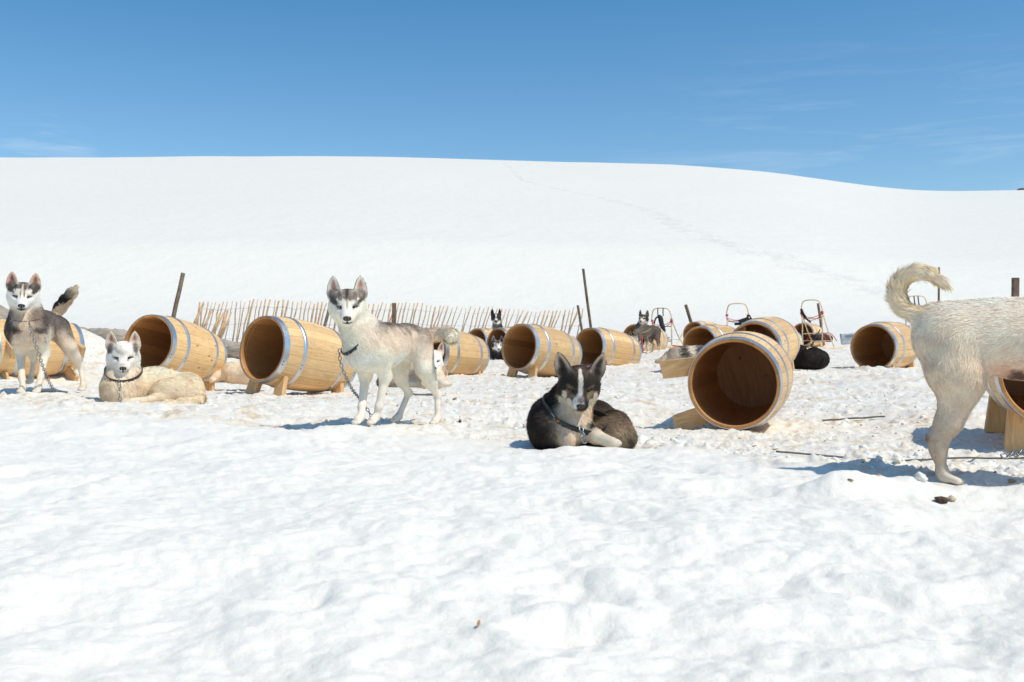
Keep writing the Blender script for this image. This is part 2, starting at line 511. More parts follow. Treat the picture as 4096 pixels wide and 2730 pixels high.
def build_ground():
    fine = np.arange(-R(31), R(31), 0.00165)
    mid = np.arange(R(31), R(62), 0.0065)
    co = np.arange(R(62), math.pi, 0.05)
    th = np.concatenate([-np.concatenate([mid, co])[::-1], fine, np.concatenate([mid, co])])
    th = np.unique(np.round(th, 6))
    RJ = 36.0
    r = [0.28]
    while r[-1] < RJ: r.append(r[-1] * 1.0046)
    r = np.array(r); r[-1] = RJ
    nt_, nr_ = len(th), len(r)
    TH, RR = np.meshgrid(th, r, indexing='ij')
    X = RR * np.sin(TH); Y = RR * np.cos(TH)
    Z = H(X, Y)
    T = trod(X, Y)
    V = np.stack([X, Y, Z], -1).reshape(-1, 3)
    idx = np.arange(nt_ * nr_).reshape(nt_, nr_)
    i2 = np.concatenate([idx, idx[:1]], 0)
    F = np.stack([i2[:-1, :-1], i2[:-1, 1:], i2[1:, 1:], i2[1:, :-1]], -1).reshape(-1, 4)[:, ::-1]
    # centre cap
    Vc = np.array([[0, 0, Z[:, 0].mean()]])
    V2 = np.concatenate([V, Vc])
    F3 = np.stack([i2[:-1, 0], i2[1:, 0], np.full(nt_, len(V))], -1)[:, ::-1]
    o = mesh_np('snow_ground', V2, [F, F3], M_SNOW)
    a = o.data.attributes.new('trod', 'FLOAT', 'POINT')
    a.data.foreach_set('value', np.concatenate([T.ravel(), [0]]).astype(np.float32))
    tag(o, 'white snow ground, smooth in front and trampled among the kennels', 'snow', kind='structure')
    # the hill carries on from the same rim
    r2 = [RJ]
    while r2[-1] < 1200: r2.append(r2[-1] * 1.011)
    r2 = np.array(r2)
    th2 = th[::3]
    th2 = np.unique(np.concatenate([th2, th[-1:], th[:1]]))
    th2 = th           # same rim vertices: no gap at the join
    sel = np.concatenate([np.arange(0, nt_, 1)])
    TH, RR = np.meshgrid(th2[sel], r2, indexing='ij')
    X = RR * np.sin(TH); Y = RR * np.cos(TH)
    Z = H(X, Y)
    nt2, nr2 = X.shape
    idx = np.arange(nt2 * nr2).reshape(nt2, nr2); i2 = np.concatenate([idx, idx[:1]], 0)
    F = np.stack([i2[:-1, :-1], i2[:-1, 1:], i2[1:, 1:], i2[1:, :-1]], -1).reshape(-1, 4)[:, ::-1]
    h = mesh_np('snow_hill', np.stack([X, Y, Z], -1).reshape(-1, 3), [F], M_HILL)
    tag(h, 'broad smooth snow-covered hill behind the kennels', 'hill', kind='structure')
# ------------------------------------------------------------------ wood, steel
def wood_staves():
    m, n, b, l = mat('barrel_wood')
    tcn = node(n, 'ShaderNodeTexCoord'); oi = node(n, 'ShaderNodeObjectInfo')
    sx = node(n, 'ShaderNodeSeparateXYZ'); l(tcn.outputs['Object'], sx.inputs[0])
    ang = math_(n, 'ARCTAN2', sx.outputs['Y'], sx.outputs['Z'])
    sidx = math_(n, 'FLOOR', math_(n, 'MULTIPLY', ang, 22 / (2 * math.pi)))
    frac = math_(n, 'FRACT', math_(n, 'MULTIPLY', ang, 22 / (2 * math.pi)))
    seed = math_(n, 'ADD', sidx, math_(n, 'MULTIPLY', oi.outputs['Random'], 97.0))
    wn = node(n, 'ShaderNodeTexWhiteNoise'); wn.noise_dimensions = '1D'; l(seed, wn.inputs['W'])
    # grain space: along the stave, around, and a per-stave offset
    cv = node(n, 'ShaderNodeCombineXYZ')
    l(math_(n, 'MULTIPLY', sx.outputs['X'], 2.2), cv.inputs[0])
    l(math_(n, 'MULTIPLY', ang, 10.0), cv.inputs[1])
    l(math_(n, 'MULTIPLY', seed, 3.7), cv.inputs[2])
    g1 = node(n, 'ShaderNodeTexNoise', Scale=3.2, Detail=8.0, Roughness=0.62, Distortion=0.9); l(cv.outputs[0], g1.inputs['Vector'])
    cv2 = node(n, 'ShaderNodeCombineXYZ')
    l(math_(n, 'MULTIPLY', sx.outputs['X'], 5.0), cv2.inputs[0]); l(math_(n, 'MULTIPLY', ang, 75.0), cv2.inputs[1]); l(seed, cv2.inputs[2])
    g2 = node(n, 'ShaderNodeTexNoise', Scale=1.6, Detail=5.0, Roughness=0.7); l(cv2.outputs[0], g2.inputs['Vector'])
    gsum = math_(n, 'ADD', math_(n, 'MULTIPLY', g1.outputs['Fac'], 0.62), math_(n, 'MULTIPLY', g2.outputs['Fac'], 0.38))
    rp = ramp(n, [(0.30, (0.54, 0.30, 0.12)), (0.46, (0.75, 0.50, 0.25)), (0.62, (0.84, 0.635, 0.37)), (0.8, (0.87, 0.70, 0.46))])
    l(gsum, rp.inputs[0])
    # every stave has its own tone
    tn = ramp(n, [(0.0, (0.80, 0.74, 0.66)), (0.5, (0.97, 0.95, 0.92)), (1.0, (1.10, 1.09, 1.05))]); l(wn.outputs['Value'], tn.inputs[0])
    mu = node(n, 'ShaderNodeMix', data_type='RGBA', blend_type='MULTIPLY'); mu.inputs['Factor'].default_value = 1
    # no two barrels have weathered alike
    ag = ramp(n, [(0.0, (0.80, 0.79, 0.78)), (0.5, (0.98, 0.96, 0.93)), (1.0, (1.06, 1.02, 0.94))]); l(oi.outputs['Random'], ag.inputs[0])
    ma = node(n, 'ShaderNodeMix', data_type='RGBA', blend_type='MULTIPLY'); ma.inputs['Factor'].default_value = 1
    l(rp.outputs[0], ma.inputs['A']); l(ag.outputs[0], ma.inputs['B'])
    l(ma.outputs['Result'], mu.inputs['A']); l(tn.outputs[0], mu.inputs['B'])
    # knots
    cv3 = node(n, 'ShaderNodeCombineXYZ')
    l(math_(n, 'MULTIPLY', sx.outputs['X'], 5.5), cv3.inputs[0]); l(math_(n, 'MULTIPLY', ang, 2.7), cv3.inputs[1]); l(seed, cv3.inputs[2])
    vo = node(n, 'ShaderNodeTexVoronoi', Scale=1.0); vo.voronoi_dimensions = '3D'; l(cv3.outputs[0], vo.inputs['Vector'])
    kr = ramp(n, [(0.05, (0.9, 0.9, 0.9)), (0.13, (0, 0, 0))]); l(vo.outputs['Distance'], kr.inputs[0])
    mk = node(n, 'ShaderNodeMix', data_type='RGBA'); l(kr.outputs[0], mk.inputs['Factor'])
    l(mu.outputs['Result'], mk.inputs['A']); mk.inputs['B'].default_value = (0.27, 0.12, 0.045, 1)
    # joints between staves
    e = math_(n, 'ABSOLUTE', math_(n, 'SUBTRACT', frac, 0.5))
    jr = ramp(n, [(0.478, (0, 0, 0)), (0.494, (1, 1, 1))]); l(e, jr.inputs[0])
    mj = node(n, 'ShaderNodeMix', data_type='RGBA'); l(math_(n, 'MULTIPLY', jr.outputs[0], 0.7), mj.inputs['Factor'])
    l(mk.outputs['Result'], mj.inputs['A']); mj.inputs['B'].default_value = (0.20, 0.10, 0.04, 1)
    # weathered grime patches
    w1 = node(n, 'ShaderNodeTexNoise', Scale=4.0, Detail=7.0, Roughness=0.7); l(tcn.outputs['Object'], w1.inputs['Vector'])
    wr = ramp(n, [(0.54, (0, 0, 0)), (0.76, (0.6, 0.6, 0.6))]); l(w1.outputs['Fac'], wr.inputs[0])
    mw = node(n, 'ShaderNodeMix', data_type='RGBA'); l(wr.outputs[0], mw.inputs['Factor'])
    l(mj.outputs['Result'], mw.inputs['A']); mw.inputs['B'].default_value = (0.36, 0.22, 0.12, 1)
    l(mw.outputs['Result'], b.inputs['Base Color'])
    b.inputs['Roughness'].default_value = 0.5
    b.inputs['Specular IOR Level'].default_value = 0.35
    bp = node(n, 'ShaderNodeBump', Strength=0.35, Distance=0.004)
    hh = math_(n, 'SUBTRACT', g2.outputs['Fac'], math_(n, 'MULTIPLY', jr.outputs[0], 1.2)); l(hh, bp.inputs['Height'])
    l(bp.outputs[0], b.inputs['Normal'])
    return m

def wood_inside():
    """raw, darker oak inside"""
    m, n, b, l = mat('barrel_inside_wood')
    tcn = node(n, 'ShaderNodeTexCoord'); oi = node(n, 'ShaderNodeObjectInfo')
    sx = node(n, 'ShaderNodeSeparateXYZ'); l(tcn.outputs['Object'], sx.inputs[0])
    ang = math_(n, 'ARCTAN2', sx.outputs['Y'], sx.outputs['Z'])
    sidx = math_(n, 'FLOOR', math_(n, 'MULTIPLY', ang, 22 / (2 * math.pi)))
    seed = math_(n, 'ADD', sidx, math_(n, 'MULTIPLY', oi.outputs['Random'], 61.0))
    wn = node(n, 'ShaderNodeTexWhiteNoise'); wn.noise_dimensions = '1D'; l(seed, wn.inputs['W'])
    cv = node(n, 'ShaderNodeCombineXYZ')
    l(math_(n, 'MULTIPLY', sx.outputs['X'], 3.0), cv.inputs[0]); l(math_(n, 'MULTIPLY', ang, 24.0), cv.inputs[1]); l(seed, cv.inputs[2])
    g1 = node(n, 'ShaderNodeTexNoise', Scale=2.4, Detail=7.0, Roughness=0.65, Distortion=0.5); l(cv.outputs[0], g1.inputs['Vector'])
    rp = ramp(n, [(0.3, (0.46, 0.20, 0.06)), (0.7, (0.63, 0.33, 0.125))]); l(g1.outputs['Fac'], rp.inputs[0])
    tn = ramp(n, [(0.0, (0.72, 0.70, 0.66)), (1.0, (1.1, 1.1, 1.1))]); l(wn.outputs['Value'], tn.inputs[0])
    mu = node(n, 'ShaderNodeMix', data_type='RGBA', blend_type='MULTIPLY'); mu.inputs['Factor'].default_value = 1
    l(rp.outputs[0], mu.inputs['A']); l(tn.outputs[0], mu.inputs['B']); l(mu.outputs['Result'], b.inputs['Base Color'])
    b.inputs['Roughness'].default_value = 0.6
    return m

def wood_plank(name, dark, light, axis='X', knots=True):
    m, n, b, l = mat(name)
    tcn = node(n, 'ShaderNodeTexCoord'); oi = node(n, 'ShaderNodeObjectInfo')
    mpn = node(n, 'ShaderNodeMapping')
    sc = {'X': (2.5, 26, 26), 'Y': (26, 2.5, 26), 'Z': (26, 26, 2.5)}[axis]
    mpn.inputs['Scale'].default_value = sc
    l(tcn.outputs['Object'], mpn.inputs['Vector'])
    ad = node(n, 'ShaderNodeVectorMath', operation='ADD'); l(mpn.outputs[0], ad.inputs[0])
    sc2 = node(n, 'ShaderNodeVectorMath', operation='SCALE'); sc2.inputs['Scale'].default_value = 40
    cb = node(n, 'ShaderNodeCombineXYZ'); l(oi.outputs['Random'], cb.inputs[0]); l(oi.outputs['Random'], cb.inputs[1]); l(oi.outputs['Random'], cb.inputs[2])
    l(cb.outputs[0], sc2.inputs[0]); l(sc2.outputs[0], ad.inputs[1])
    g = node(n, 'ShaderNodeTexNoise', Scale=1.3, Detail=7.0, Roughness=0.62, Distortion=1.1); l(ad.outputs[0], g.inputs['Vector'])
    rp = ramp(n, [(0.3, dark), (0.68, light)]); l(g.outputs['Fac'], rp.inputs[0])
    out = rp.outputs[0]
    if knots:
        v2 = node(n, 'ShaderNodeVectorMath', operation='ADD'); l(tcn.outputs['Object'], v2.inputs[0]); l(sc2.outputs[0], v2.inputs[1])
        vo = node(n, 'ShaderNodeTexVoronoi', Scale=7.5); l(v2.outputs[0], vo.inputs['Vector'])
        kr = ramp(n, [(0.07, (0.9, 0.9, 0.9)), (0.13, (0, 0, 0))]); l(vo.outputs['Distance'], kr.inputs[0])
        mk = node(n, 'ShaderNodeMix', data_type='RGBA'); l(kr.outputs[0], mk.inputs['Factor']); l(out, mk.inputs['A'])
        mk.inputs['B'].default_value = (0.18, 0.08, 0.03, 1); out = mk.outputs['Result']
    l(out, b.inputs['Base Color']); b.inputs['Roughness'].default_value = 0.62
    bp = node(n, 'ShaderNodeBump', Strength=0.4, Distance=0.004); l(g.outputs['Fac'], bp.inputs['Height']); l(bp.outputs[0], b.inputs['Normal'])
    return m

def steel():
    m, n, b, l = mat('galvanised_steel')
    tcn = node(n, 'ShaderNodeTexCoord')
    g = node(n, 'ShaderNodeTexNoise', Scale=55.0, Detail=5.0, Roughness=0.7); l(tcn.outputs['Object'], g.inputs['Vector'])
    g2 = node(n, 'ShaderNodeTexNoise', Scale=7.0, Detail=4.0); l(tcn.outputs['Object'], g2.inputs['Vector'])
    rp = ramp(n, [(0.3, (0.46, 0.50, 0.55)), (0.7, (0.64, 0.68, 0.72))]); l(g2.outputs['Fac'], rp.inputs[0])
    l(rp.outputs[0], b.inputs['Base Color']); b.inputs['Metallic'].default_value = 0.92
    rr = ramp(n, [(0.3, (0.30,) * 3), (0.7, (0.46,) * 3)]); l(g.outputs['Fac'], rr.inputs[0]); l(rr.outputs[0], b.inputs['Roughness'])
    bp = node(n, 'ShaderNodeBump', Strength=0.12, Distance=0.002); l(g.outputs['Fac'], bp.inputs['Height']); l(bp.outputs[0], b.inputs['Normal'])
    return m

M_STAVE = wood_staves(); M_INSIDE = wood_inside()
M_LEG = wood_plank('leg_wood', (0.50, 0.27, 0.105), (0.74, 0.47, 0.225), 'Z')
M_STEEL = steel(); M_RIVET = plain('rivet_steel', (0.16, 0.16, 0.17), 0.5, 0.7)

BL, BR0, BR1, BB = 0.97, 0.297, 0.268, 0.045        # length, mouth radius, back radius, belly
def b_rad(x):
    t = x / BL
    return BR0 + (BR1 - BR0) * t + BB * 4 * t * (1 - t)

def lathe(prof, nseg, name, mt, parent, midx=None, mats=None, flat=0.0):
    """prof: (x, r) polyline round local X"""
    k = len(prof)
    th = np.arange(nseg) * 2 * np.pi / nseg
    P = np.array(prof)
    V = np.stack([np.repeat(P[:, 0], nseg).reshape(k, nseg), P[:, 1:2] * np.cos(th)[None], P[:, 1:2] * np.sin(th)[None]], -1).reshape(-1, 3)
    idx = np.arange(k * nseg).reshape(k, nseg); nx = np.roll(idx, -1, 1)
    F = np.stack([idx[:-1], nx[:-1], nx[1:], idx[1:]], -1).reshape(-1, 4)
    mi = None
    if midx is not None: mi = np.repeat(np.array(midx), nseg)
    return mesh_np(name, V, [F], mt, parent, True, mats=mats, midx=mi)

def sharp(o, ang=35):
    o.data.set_sharp_from_angle(angle=R(ang))
    return o

def make_barrel():
    root = empty('dog_barrel')
    xs = np.linspace(0, BL, 17)
    TH = 0.027
    out = [(x, b_rad(x)) for x in xs]
    # bevelled lip, croze groove inside the mouth
    inn = [(x, b_rad(x) - TH) for x in (0.0, 0.012, 0.05, 0.054, 0.060, 0.064)]
    inn[0] = (0.0, b_rad(0) - TH + .008)
    inn[3] = (0.054, b_rad(.05) - TH + .006); inn[4] = (0.060, b_rad(.06) - TH + .006)
    inn += [(x, b_rad(x) - TH) for x in np.linspace(0.1, BL - .001, 14)]
    prof = [(BL, b_rad(BL) - TH)] + out[::-1] + inn
    mi = [0] * (len(out)) + [1] * (len(prof) - 1 - len(out))
    st = lathe(prof, 132, 'staves', None, root, mi, [M_STAVE, M_INSIDE])
    sharp(st, 30)
    # back head, let in a little
    hx = BL - 0.045
    hd = lathe([(hx, 0.0005), (hx, b_rad(hx) - TH + .004), (hx + .02, b_rad(hx) - TH + .004), (hx + .02, .0005)], 96, 'barrel_head', None, root, [0, 0, 0], [M_HEAD])
    sharp(hd, 30)
    def hoop(x0, x1, ridge):
        t = 0.0022
        k = np.linspace(x0, x1, 9)
        o_ = []
        for i, x in enumerate(k):
            h = t
            if ridge and i in (3, 4, 5): h += 0.0045 if i == 4 else 0.003
            o_.append((x, b_rad(x) + h))
        pr = [(x0, b_rad(x0) - .001)] + o_ + [(x1, b_rad(x1) - .001)]
        h = lathe(pr, 132, 'hoop', M_STEEL, root); sharp(h, 40)
        mid = (x0 + x1) / 2
        for a in (R(-58), R(-52)):
            mb = MB()
            q = 4.712 - 1.15 + (a + R(55))
            rr = b_rad(mid) + t
            c = Vector((mid - .006, rr * math.cos(q), rr * math.sin(q)))
            nrm = Vector((0, math.cos(q), math.sin(q)))
            mb.tube([c - nrm * .002, c + nrm * .002, c + nrm * .0042, c + nrm * .0048], [.0065, .0065, .005, .001], 10)
            mb.build('rivet', M_RIVET, h, True)
    hoop(-0.001, 0.056, False); hoop(0.205, 0.25, True); hoop(BL - .25, BL - .205, True); hoop(BL - .05, BL + .001, False)
    def leg(x0, x1, yc, wd, rake, splay):
        ny = 9; V = []; 
        for zi in range(2):
            for xi, x in enumerate((x0, x1)):
                for j in range(ny):
                    y = yc + (j / (ny - 1) - .5) * wd
                    zt = -math.sqrt(max(.01, (b_rad(x) - .005) ** 2 - y * y))
                    zb = -0.46
                    if zi == 0: V.append((x, y, zt))
                    else:
                        d = (zt - zb)
                        V.append((x - rake * d, y + splay * d * (1 if yc > 0 else -1), zb))
        g = lambda z, x, j: (z * 2 + x) * ny + j
        F = []
        for j in range(ny - 1):
            F += [(g(0, 0, j), g(0, 1, j), g(0, 1, j + 1), g(0, 0, j + 1)), (g(1, 0, j), g(1, 0, j + 1), g(1, 1, j + 1), g(1, 1, j)),
                  (g(0, 0, j), g(0, 0, j + 1), g(1, 0, j + 1), g(1, 0, j)), (g(0, 1, j), g(1, 1, j), g(1, 1, j + 1), g(0, 1, j + 1))]
        F += [(g(0, 0, 0), g(1, 0, 0), g(1, 1, 0), g(0, 1, 0)), (g(0, 0, ny - 1), g(0, 1, ny - 1), g(1, 1, ny - 1), g(1, 0, ny - 1))]
        mb = MB(); mb.add(V, F)
        o = mb.build('leg', M_LEG, root)
        bevel(o, .004, 2)
    for s in (-1, 1):
        leg(0.105, 0.152, s * .165, .115, .18, .12)
        leg(BL - .16, BL - .113, s * .155, .115, -.02, .12)
    return root

M_HEAD = wood_plank('barrel_head_wood', (0.33, 0.15, 0.055), (0.50, 0.255, 0.10), 'Y')
def kids(o): return [c for c in bpy.data.objects if c.parent == o]
def copy_tree(o, parent=None):
    c = o.copy(); COL.objects.link(c); c.parent = parent
    for ch in kids(o): copy_tree(ch, c)
    return c

BARRELS = {}
def barrel_matrix(sx, sy, Y, phi, drop=0.0, roll=0.0, mid=False):
    """(sx, sy, Y) photograph point and depth of the mouth's centre; phi yaw from the line of sight, drop of the back end"""
    c = S(sx, sy, Y)
    a = R(phi) + azim(c)
    ax = Vector((math.sin(a) * math.cos(R(drop)), math.cos(a) * math.cos(R(drop)), -math.sin(R(drop))))
    up = Vector((0, 0, 1)); up = (up - ax * up.dot(ax)).normalized()
    up = Matrix.Rotation(R(roll), 3, ax) @ up
    y = up.cross(ax)
    rot = Matrix((ax, y, up)).transposed()
    if mid: c = c - ax * (BL * .5)
    return c, rot

def place_barrels():
    # label, photo x, y, depth, yaw, drop, roll
    rows = [
        ('left_edge', 'pine barrel kennel tipped over behind the standing dark faced husky', (120, 1392, 11.0, 66, -1, -62, True)),
        ('b1', 'pine barrel kennel behind the lying cream dog, tilted down at its back', (592, 1374, 10.1, 39, 9.5, 0)),
        ('b2', 'large pine barrel kennel with raked front legs just left of the standing grey dog', (1047, 1394.6, 8.94, 49, 8.5, 0)),
        ('b3', 'pine barrel kennel behind the ears of the black dog, left of the leaning pole', (2075, 1387.5, 12.8, 42, 7, 0)),
        ('b4', 'pine barrel kennel lying behind the tail of the standing grey dog', (1716, 1408, 13.2, 41, 4, 0)),
        ('b5', 'small far barrel kennel just left of the barrel with a husky inside', (1905, 1363, 24, 40, 2, 0)),
        ('b6', 'barrel kennel with a husky looking out of its mouth', (1990, 1382, 17, 50, 1, 0)),
        ('b7', 'pine barrel kennel right of the leaning pole, behind the black dog', (2353, 1389, 15.2, 41, 6, 0)),
        ('b8', 'big toppled barrel kennel with two legs sticking out sideways in the middle distance', (2934, 1536, 6.5, 8, -2.5, 77)),
        ('b9', 'barrel kennel with a pointed dog ear showing, right behind the toppled one', (3014, 1396, 11, 16.5, -4.5, 0)),
        ('b10', 'barrel kennel behind the curled grey dog, left of the one with an ear', (2798, 1384, 15.2, 31, -1, 0)),
        ('b11', 'far barrel kennel beside the short slanted post, mouth to the left', (2775, 1338, 23.5, 32, 1, 0)),
        ('b12', 'far barrel kennel in front of the rightmost full sled', (3209, 1338, 26, 19, 1, 0)),
        ('b13', 'far barrel kennel mostly hidden, between the curled black dog and the sled kennel', (3046, 1371, 19.5, 38, 1, 0)),
        ('b14', 'barrel kennel standing alone left of the big white dog', (3491, 1390, 12.9, 22, -2, 0)),
        ('b15', 'barrel kennel on tall plank legs at the right edge under the white dog', (4240, 1482, 5.2, -11, -4, 0)),
        ('b16', 'far barrel kennel behind the standing dog and the sitting one', (2535, 1352, 21.5, 33, 4, 0)),
    ]
    proto = make_barrel()
    for i, (key, label, a) in enumerate(rows):
        o = proto if i == 0 else copy_tree(proto)
        c, rot = barrel_matrix(*a)
        o.matrix_world = Matrix.Translation(c) @ rot.to_4x4()
        tag(o, label, 'barrel kennel', 'barrel kennels for the sled dogs')
        if key == 'b8':                      # this one keeps only its two front legs
            for c_ in [q for q in kids(o) if q.name.startswith('leg')]:
                if c_.data.vertices[0].co.x > .5: bpy.data.objects.remove(c_)
        BARRELS[key] = o
# ------------------------------------------------------------------ dogs
# A body is one closed surface grown from a blended distance field, then covered in real strands of fur.
def unit(v):
    v = np.asarray(v, float); return v / max(1e-9, np.linalg.norm(v))

class Body:
    def __init__(s):
        s.pr = []; s.paint = []; s.heads = []
    def cone(s, a, b, ra, rb, col, k=.03, fl=.02, flow=None, sq=None, neg=False, dens=1.0):
        a = np.array(a, float); b = np.array(b, float)
        s.pr.append(dict(t='c', a=a, b=b, ra=ra, rb=rb, col=col, k=k, fl=fl, flow=unit(b - a) if flow is None else unit(flow), sq=sq, neg=neg, dens=dens))
    def chain(s, pts, rad, col, k=.02, fl=.02, dens=1.0, flowsign=1):
        for i in range(len(pts) - 1):
            a, b = np.array(pts[i], float), np.array(pts[i + 1], float)
            s.cone(a, b, rad[i], rad[i + 1], col, k, fl if not isinstance(fl, (list, tuple)) else fl[i], flow=(b - a) * flowsign, dens=dens)
    def ell(s, c, r, col, k=.03, fl=.02, flow=(0, 1, -.3), X=None, neg=False, dens=1.0):
        s.pr.append(dict(t='e', c=np.array(c, float), r=np.array(r, float), col=col, k=k, fl=fl, flow=unit(flow), X=X, neg=neg, dens=dens))
    def ear(s, org, h, nrm, H_, W, th, col, k=.012, fl=.007):
        h = unit(h); nrm = np.array(nrm, float); nrm = unit(nrm - h * np.dot(nrm, h)); wv = np.cross(h, nrm)
        s.pr.append(dict(t='ear', c=np.array(org, float), X=np.array([h, wv, nrm]), H=H_, W=W, th=th, col=col, k=k, fl=fl, flow=h, neg=False, dens=1.0))
    def add_paint(s, fr, c, r, col, soft=.35, nz=.25, rot=0.0):
        s.paint.append((fr, np.array(c, float), np.array(r, float), col, soft, nz, rot))
    # ---- distance of one primitive
    def dist(s, p, P):
        if p['t'] == 'c':
            a, b = p['a'], p['b']
            if p['sq'] is not None:
                ax, f = p['sq']; ax = unit(ax)
                P = P + ((P - a) @ ax)[..., None] * (f - 1) * ax
            ab = b - a; L2 = max(1e-9, ab @ ab)
            t = np.clip(((P - a) @ ab) / L2, 0, 1)
            q = P - a - t[..., None] * ab
            return np.sqrt((q * q).sum(-1)) - (p['ra'] + (p['rb'] - p['ra']) * t)
        q = P - p['c']
        if p['X'] is not None: q = q @ p['X'].T
        if p['t'] == 'e':
            r = p['r']
            k0 = np.sqrt(((q / r) ** 2).sum(-1)); k1 = np.sqrt(((q / (r * r)) ** 2).sum(-1)) + 1e-9
            return k0 * (k0 - 1) / k1
        t = np.clip(q[..., 0] / p['H'], -.3, 1)
        Wt = p['W'] * np.clip(1 - np.clip(t, 0, 1) ** 2.2, 0, 1) ** .8 * (1 - .12 * np.clip(-t, 0, 1))
        off = .45 * p['W'] * ((q[..., 1] / p['W']) ** 2) - .006
        dn = np.abs(q[..., 2] - off) - p['th']
        dw = (np.abs(q[..., 1]) - Wt) * .85
        dh = np.maximum(q[..., 0] - p['H'], -q[..., 0] - .03)
        m = np.maximum(np.maximum(dn, dw), dh)
        return m * .9
    def bounds(s, p):
        if p['t'] == 'c':
            ra = max(p['ra'], p['rb'])
            if p['sq'] is not None and p['sq'][1] < 1: ra = ra / p['sq'][1]
            return np.minimum(p['a'], p['b']) - ra, np.maximum(p['a'], p['b']) + ra
        if p['t'] == 'e':
            r = max(p['r']); return p['c'] - r, p['c'] + r
        r = max(p['H'], p['W']) * 1.25; return p['c'] - r, p['c'] + r
    def field(s, P):
        D = np.full(P.shape[:-1], 1.0)
        for p in s.pr:
            d = s.dist(p, P); D = s._mix(D, d, p)
        return D
    @staticmethod
    def _mix(D, d, p):
        k = p['k']
        if p['neg']:
            d = -d
            h = np.clip(k - np.abs(D - d), 0, None) / k
            return np.maximum(D, d) + h * h * k * .25
        h = np.clip(k - np.abs(D - d), 0, None) / k
        return np.minimum(D, d) - h * h * k * .25
    def surface(s, h):
        lo = np.min([s.bounds(p)[0] for p in s.pr if not p['neg']], 0) - 3 * h
        hi = np.max([s.bounds(p)[1] for p in s.pr if not p['neg']], 0) + 3 * h
        n = np.ceil((hi - lo) / h).astype(int) + 1
        D = np.full(n, .2, np.float32)
        for p in s.pr:
            a, b = s.bounds(p); m = p['k'] + 2 * h
            i0 = np.clip(np.floor((a - m - lo) / h).astype(int), 0, n - 1); i1 = np.clip(np.ceil((b + m - lo) / h).astype(int) + 1, 1, n)
            g = [lo[i] + h * np.arange(i0[i], i1[i]) for i in range(3)]
            P = np.stack(np.meshgrid(*g, indexing='ij'), -1)
            sl_ = tuple(slice(i0[i], i1[i]) for i in range(3))
            D[sl_] = s._mix(D[sl_], s.dist(p, P).astype(np.float32), p)
        return surface_nets(D, lo, h)
    # ---- colours, fur length and direction at points
    def shade(s, P):
        N = len(P)
        Wt = np.zeros(N); C = np.zeros((N, 3)); EW = np.zeros(N); FL = np.zeros(N); FD = np.zeros((N, 3)); DN = np.zeros(N)
        for p in s.pr:
            if p['neg']: continue
            a, b = s.bounds(p)
            sel = np.all((P > a - .05) & (P < b + .05), 1)
            if not sel.any(): continue
            Q = P[sel]
            d = s.dist(p, Q)
            w_ = np.exp(-np.clip(d, -.04, 1) / .008)
            col = p['col']
            c = col(Q) if callable(col) else np.broadcast_to(np.array(col, float), (len(Q), 3))
            Wt[sel] += w_; C[sel] += w_[:, None] * c; FL[sel] += w_ * p['fl']; FD[sel] += w_[:, None] * p['flow']; DN[sel] += w_ * p['dens']; EW[sel] += w_ * (p['t'] == 'ear')
        Wt = np.maximum(Wt, 1e-12)
        C /= Wt[:, None]; FL /= Wt; FD /= Wt[:, None]; DN /= Wt; s.ear_w = EW / Wt
        for (fr, c, r, col, soft, nz_, rot) in s.paint:
            q = P - c if fr is None else (P - fr[0]) @ fr[1].T / fr[2] - c
            if rot:
                cr_, sr_ = math.cos(rot), math.sin(rot)
                q = np.stack([q[:, 0], q[:, 1] * cr_ + q[:, 2] * sr_, -q[:, 1] * sr_ + q[:, 2] * cr_], 1)
            k = np.sqrt(((q / r) ** 2).sum(1))
            if nz_: k = k + nz_ * .5 * vnoise3(P, 55, 3) + nz_ * .35 * vnoise3(P, 130, 4)
            m = 1 - sst(1 - soft, 1 + soft, k)
            if fr is not None: m = m * (1 - np.clip(s.ear_w * 1.3, 0, 1))
            C = C * (1 - m[:, None]) + np.array(col) * m[:, None]
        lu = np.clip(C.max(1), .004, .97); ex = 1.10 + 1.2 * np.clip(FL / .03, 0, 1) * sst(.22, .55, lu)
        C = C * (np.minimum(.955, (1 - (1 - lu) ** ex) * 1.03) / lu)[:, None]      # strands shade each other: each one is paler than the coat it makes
        return np.clip(C, .004, .93), FL, FD, DN

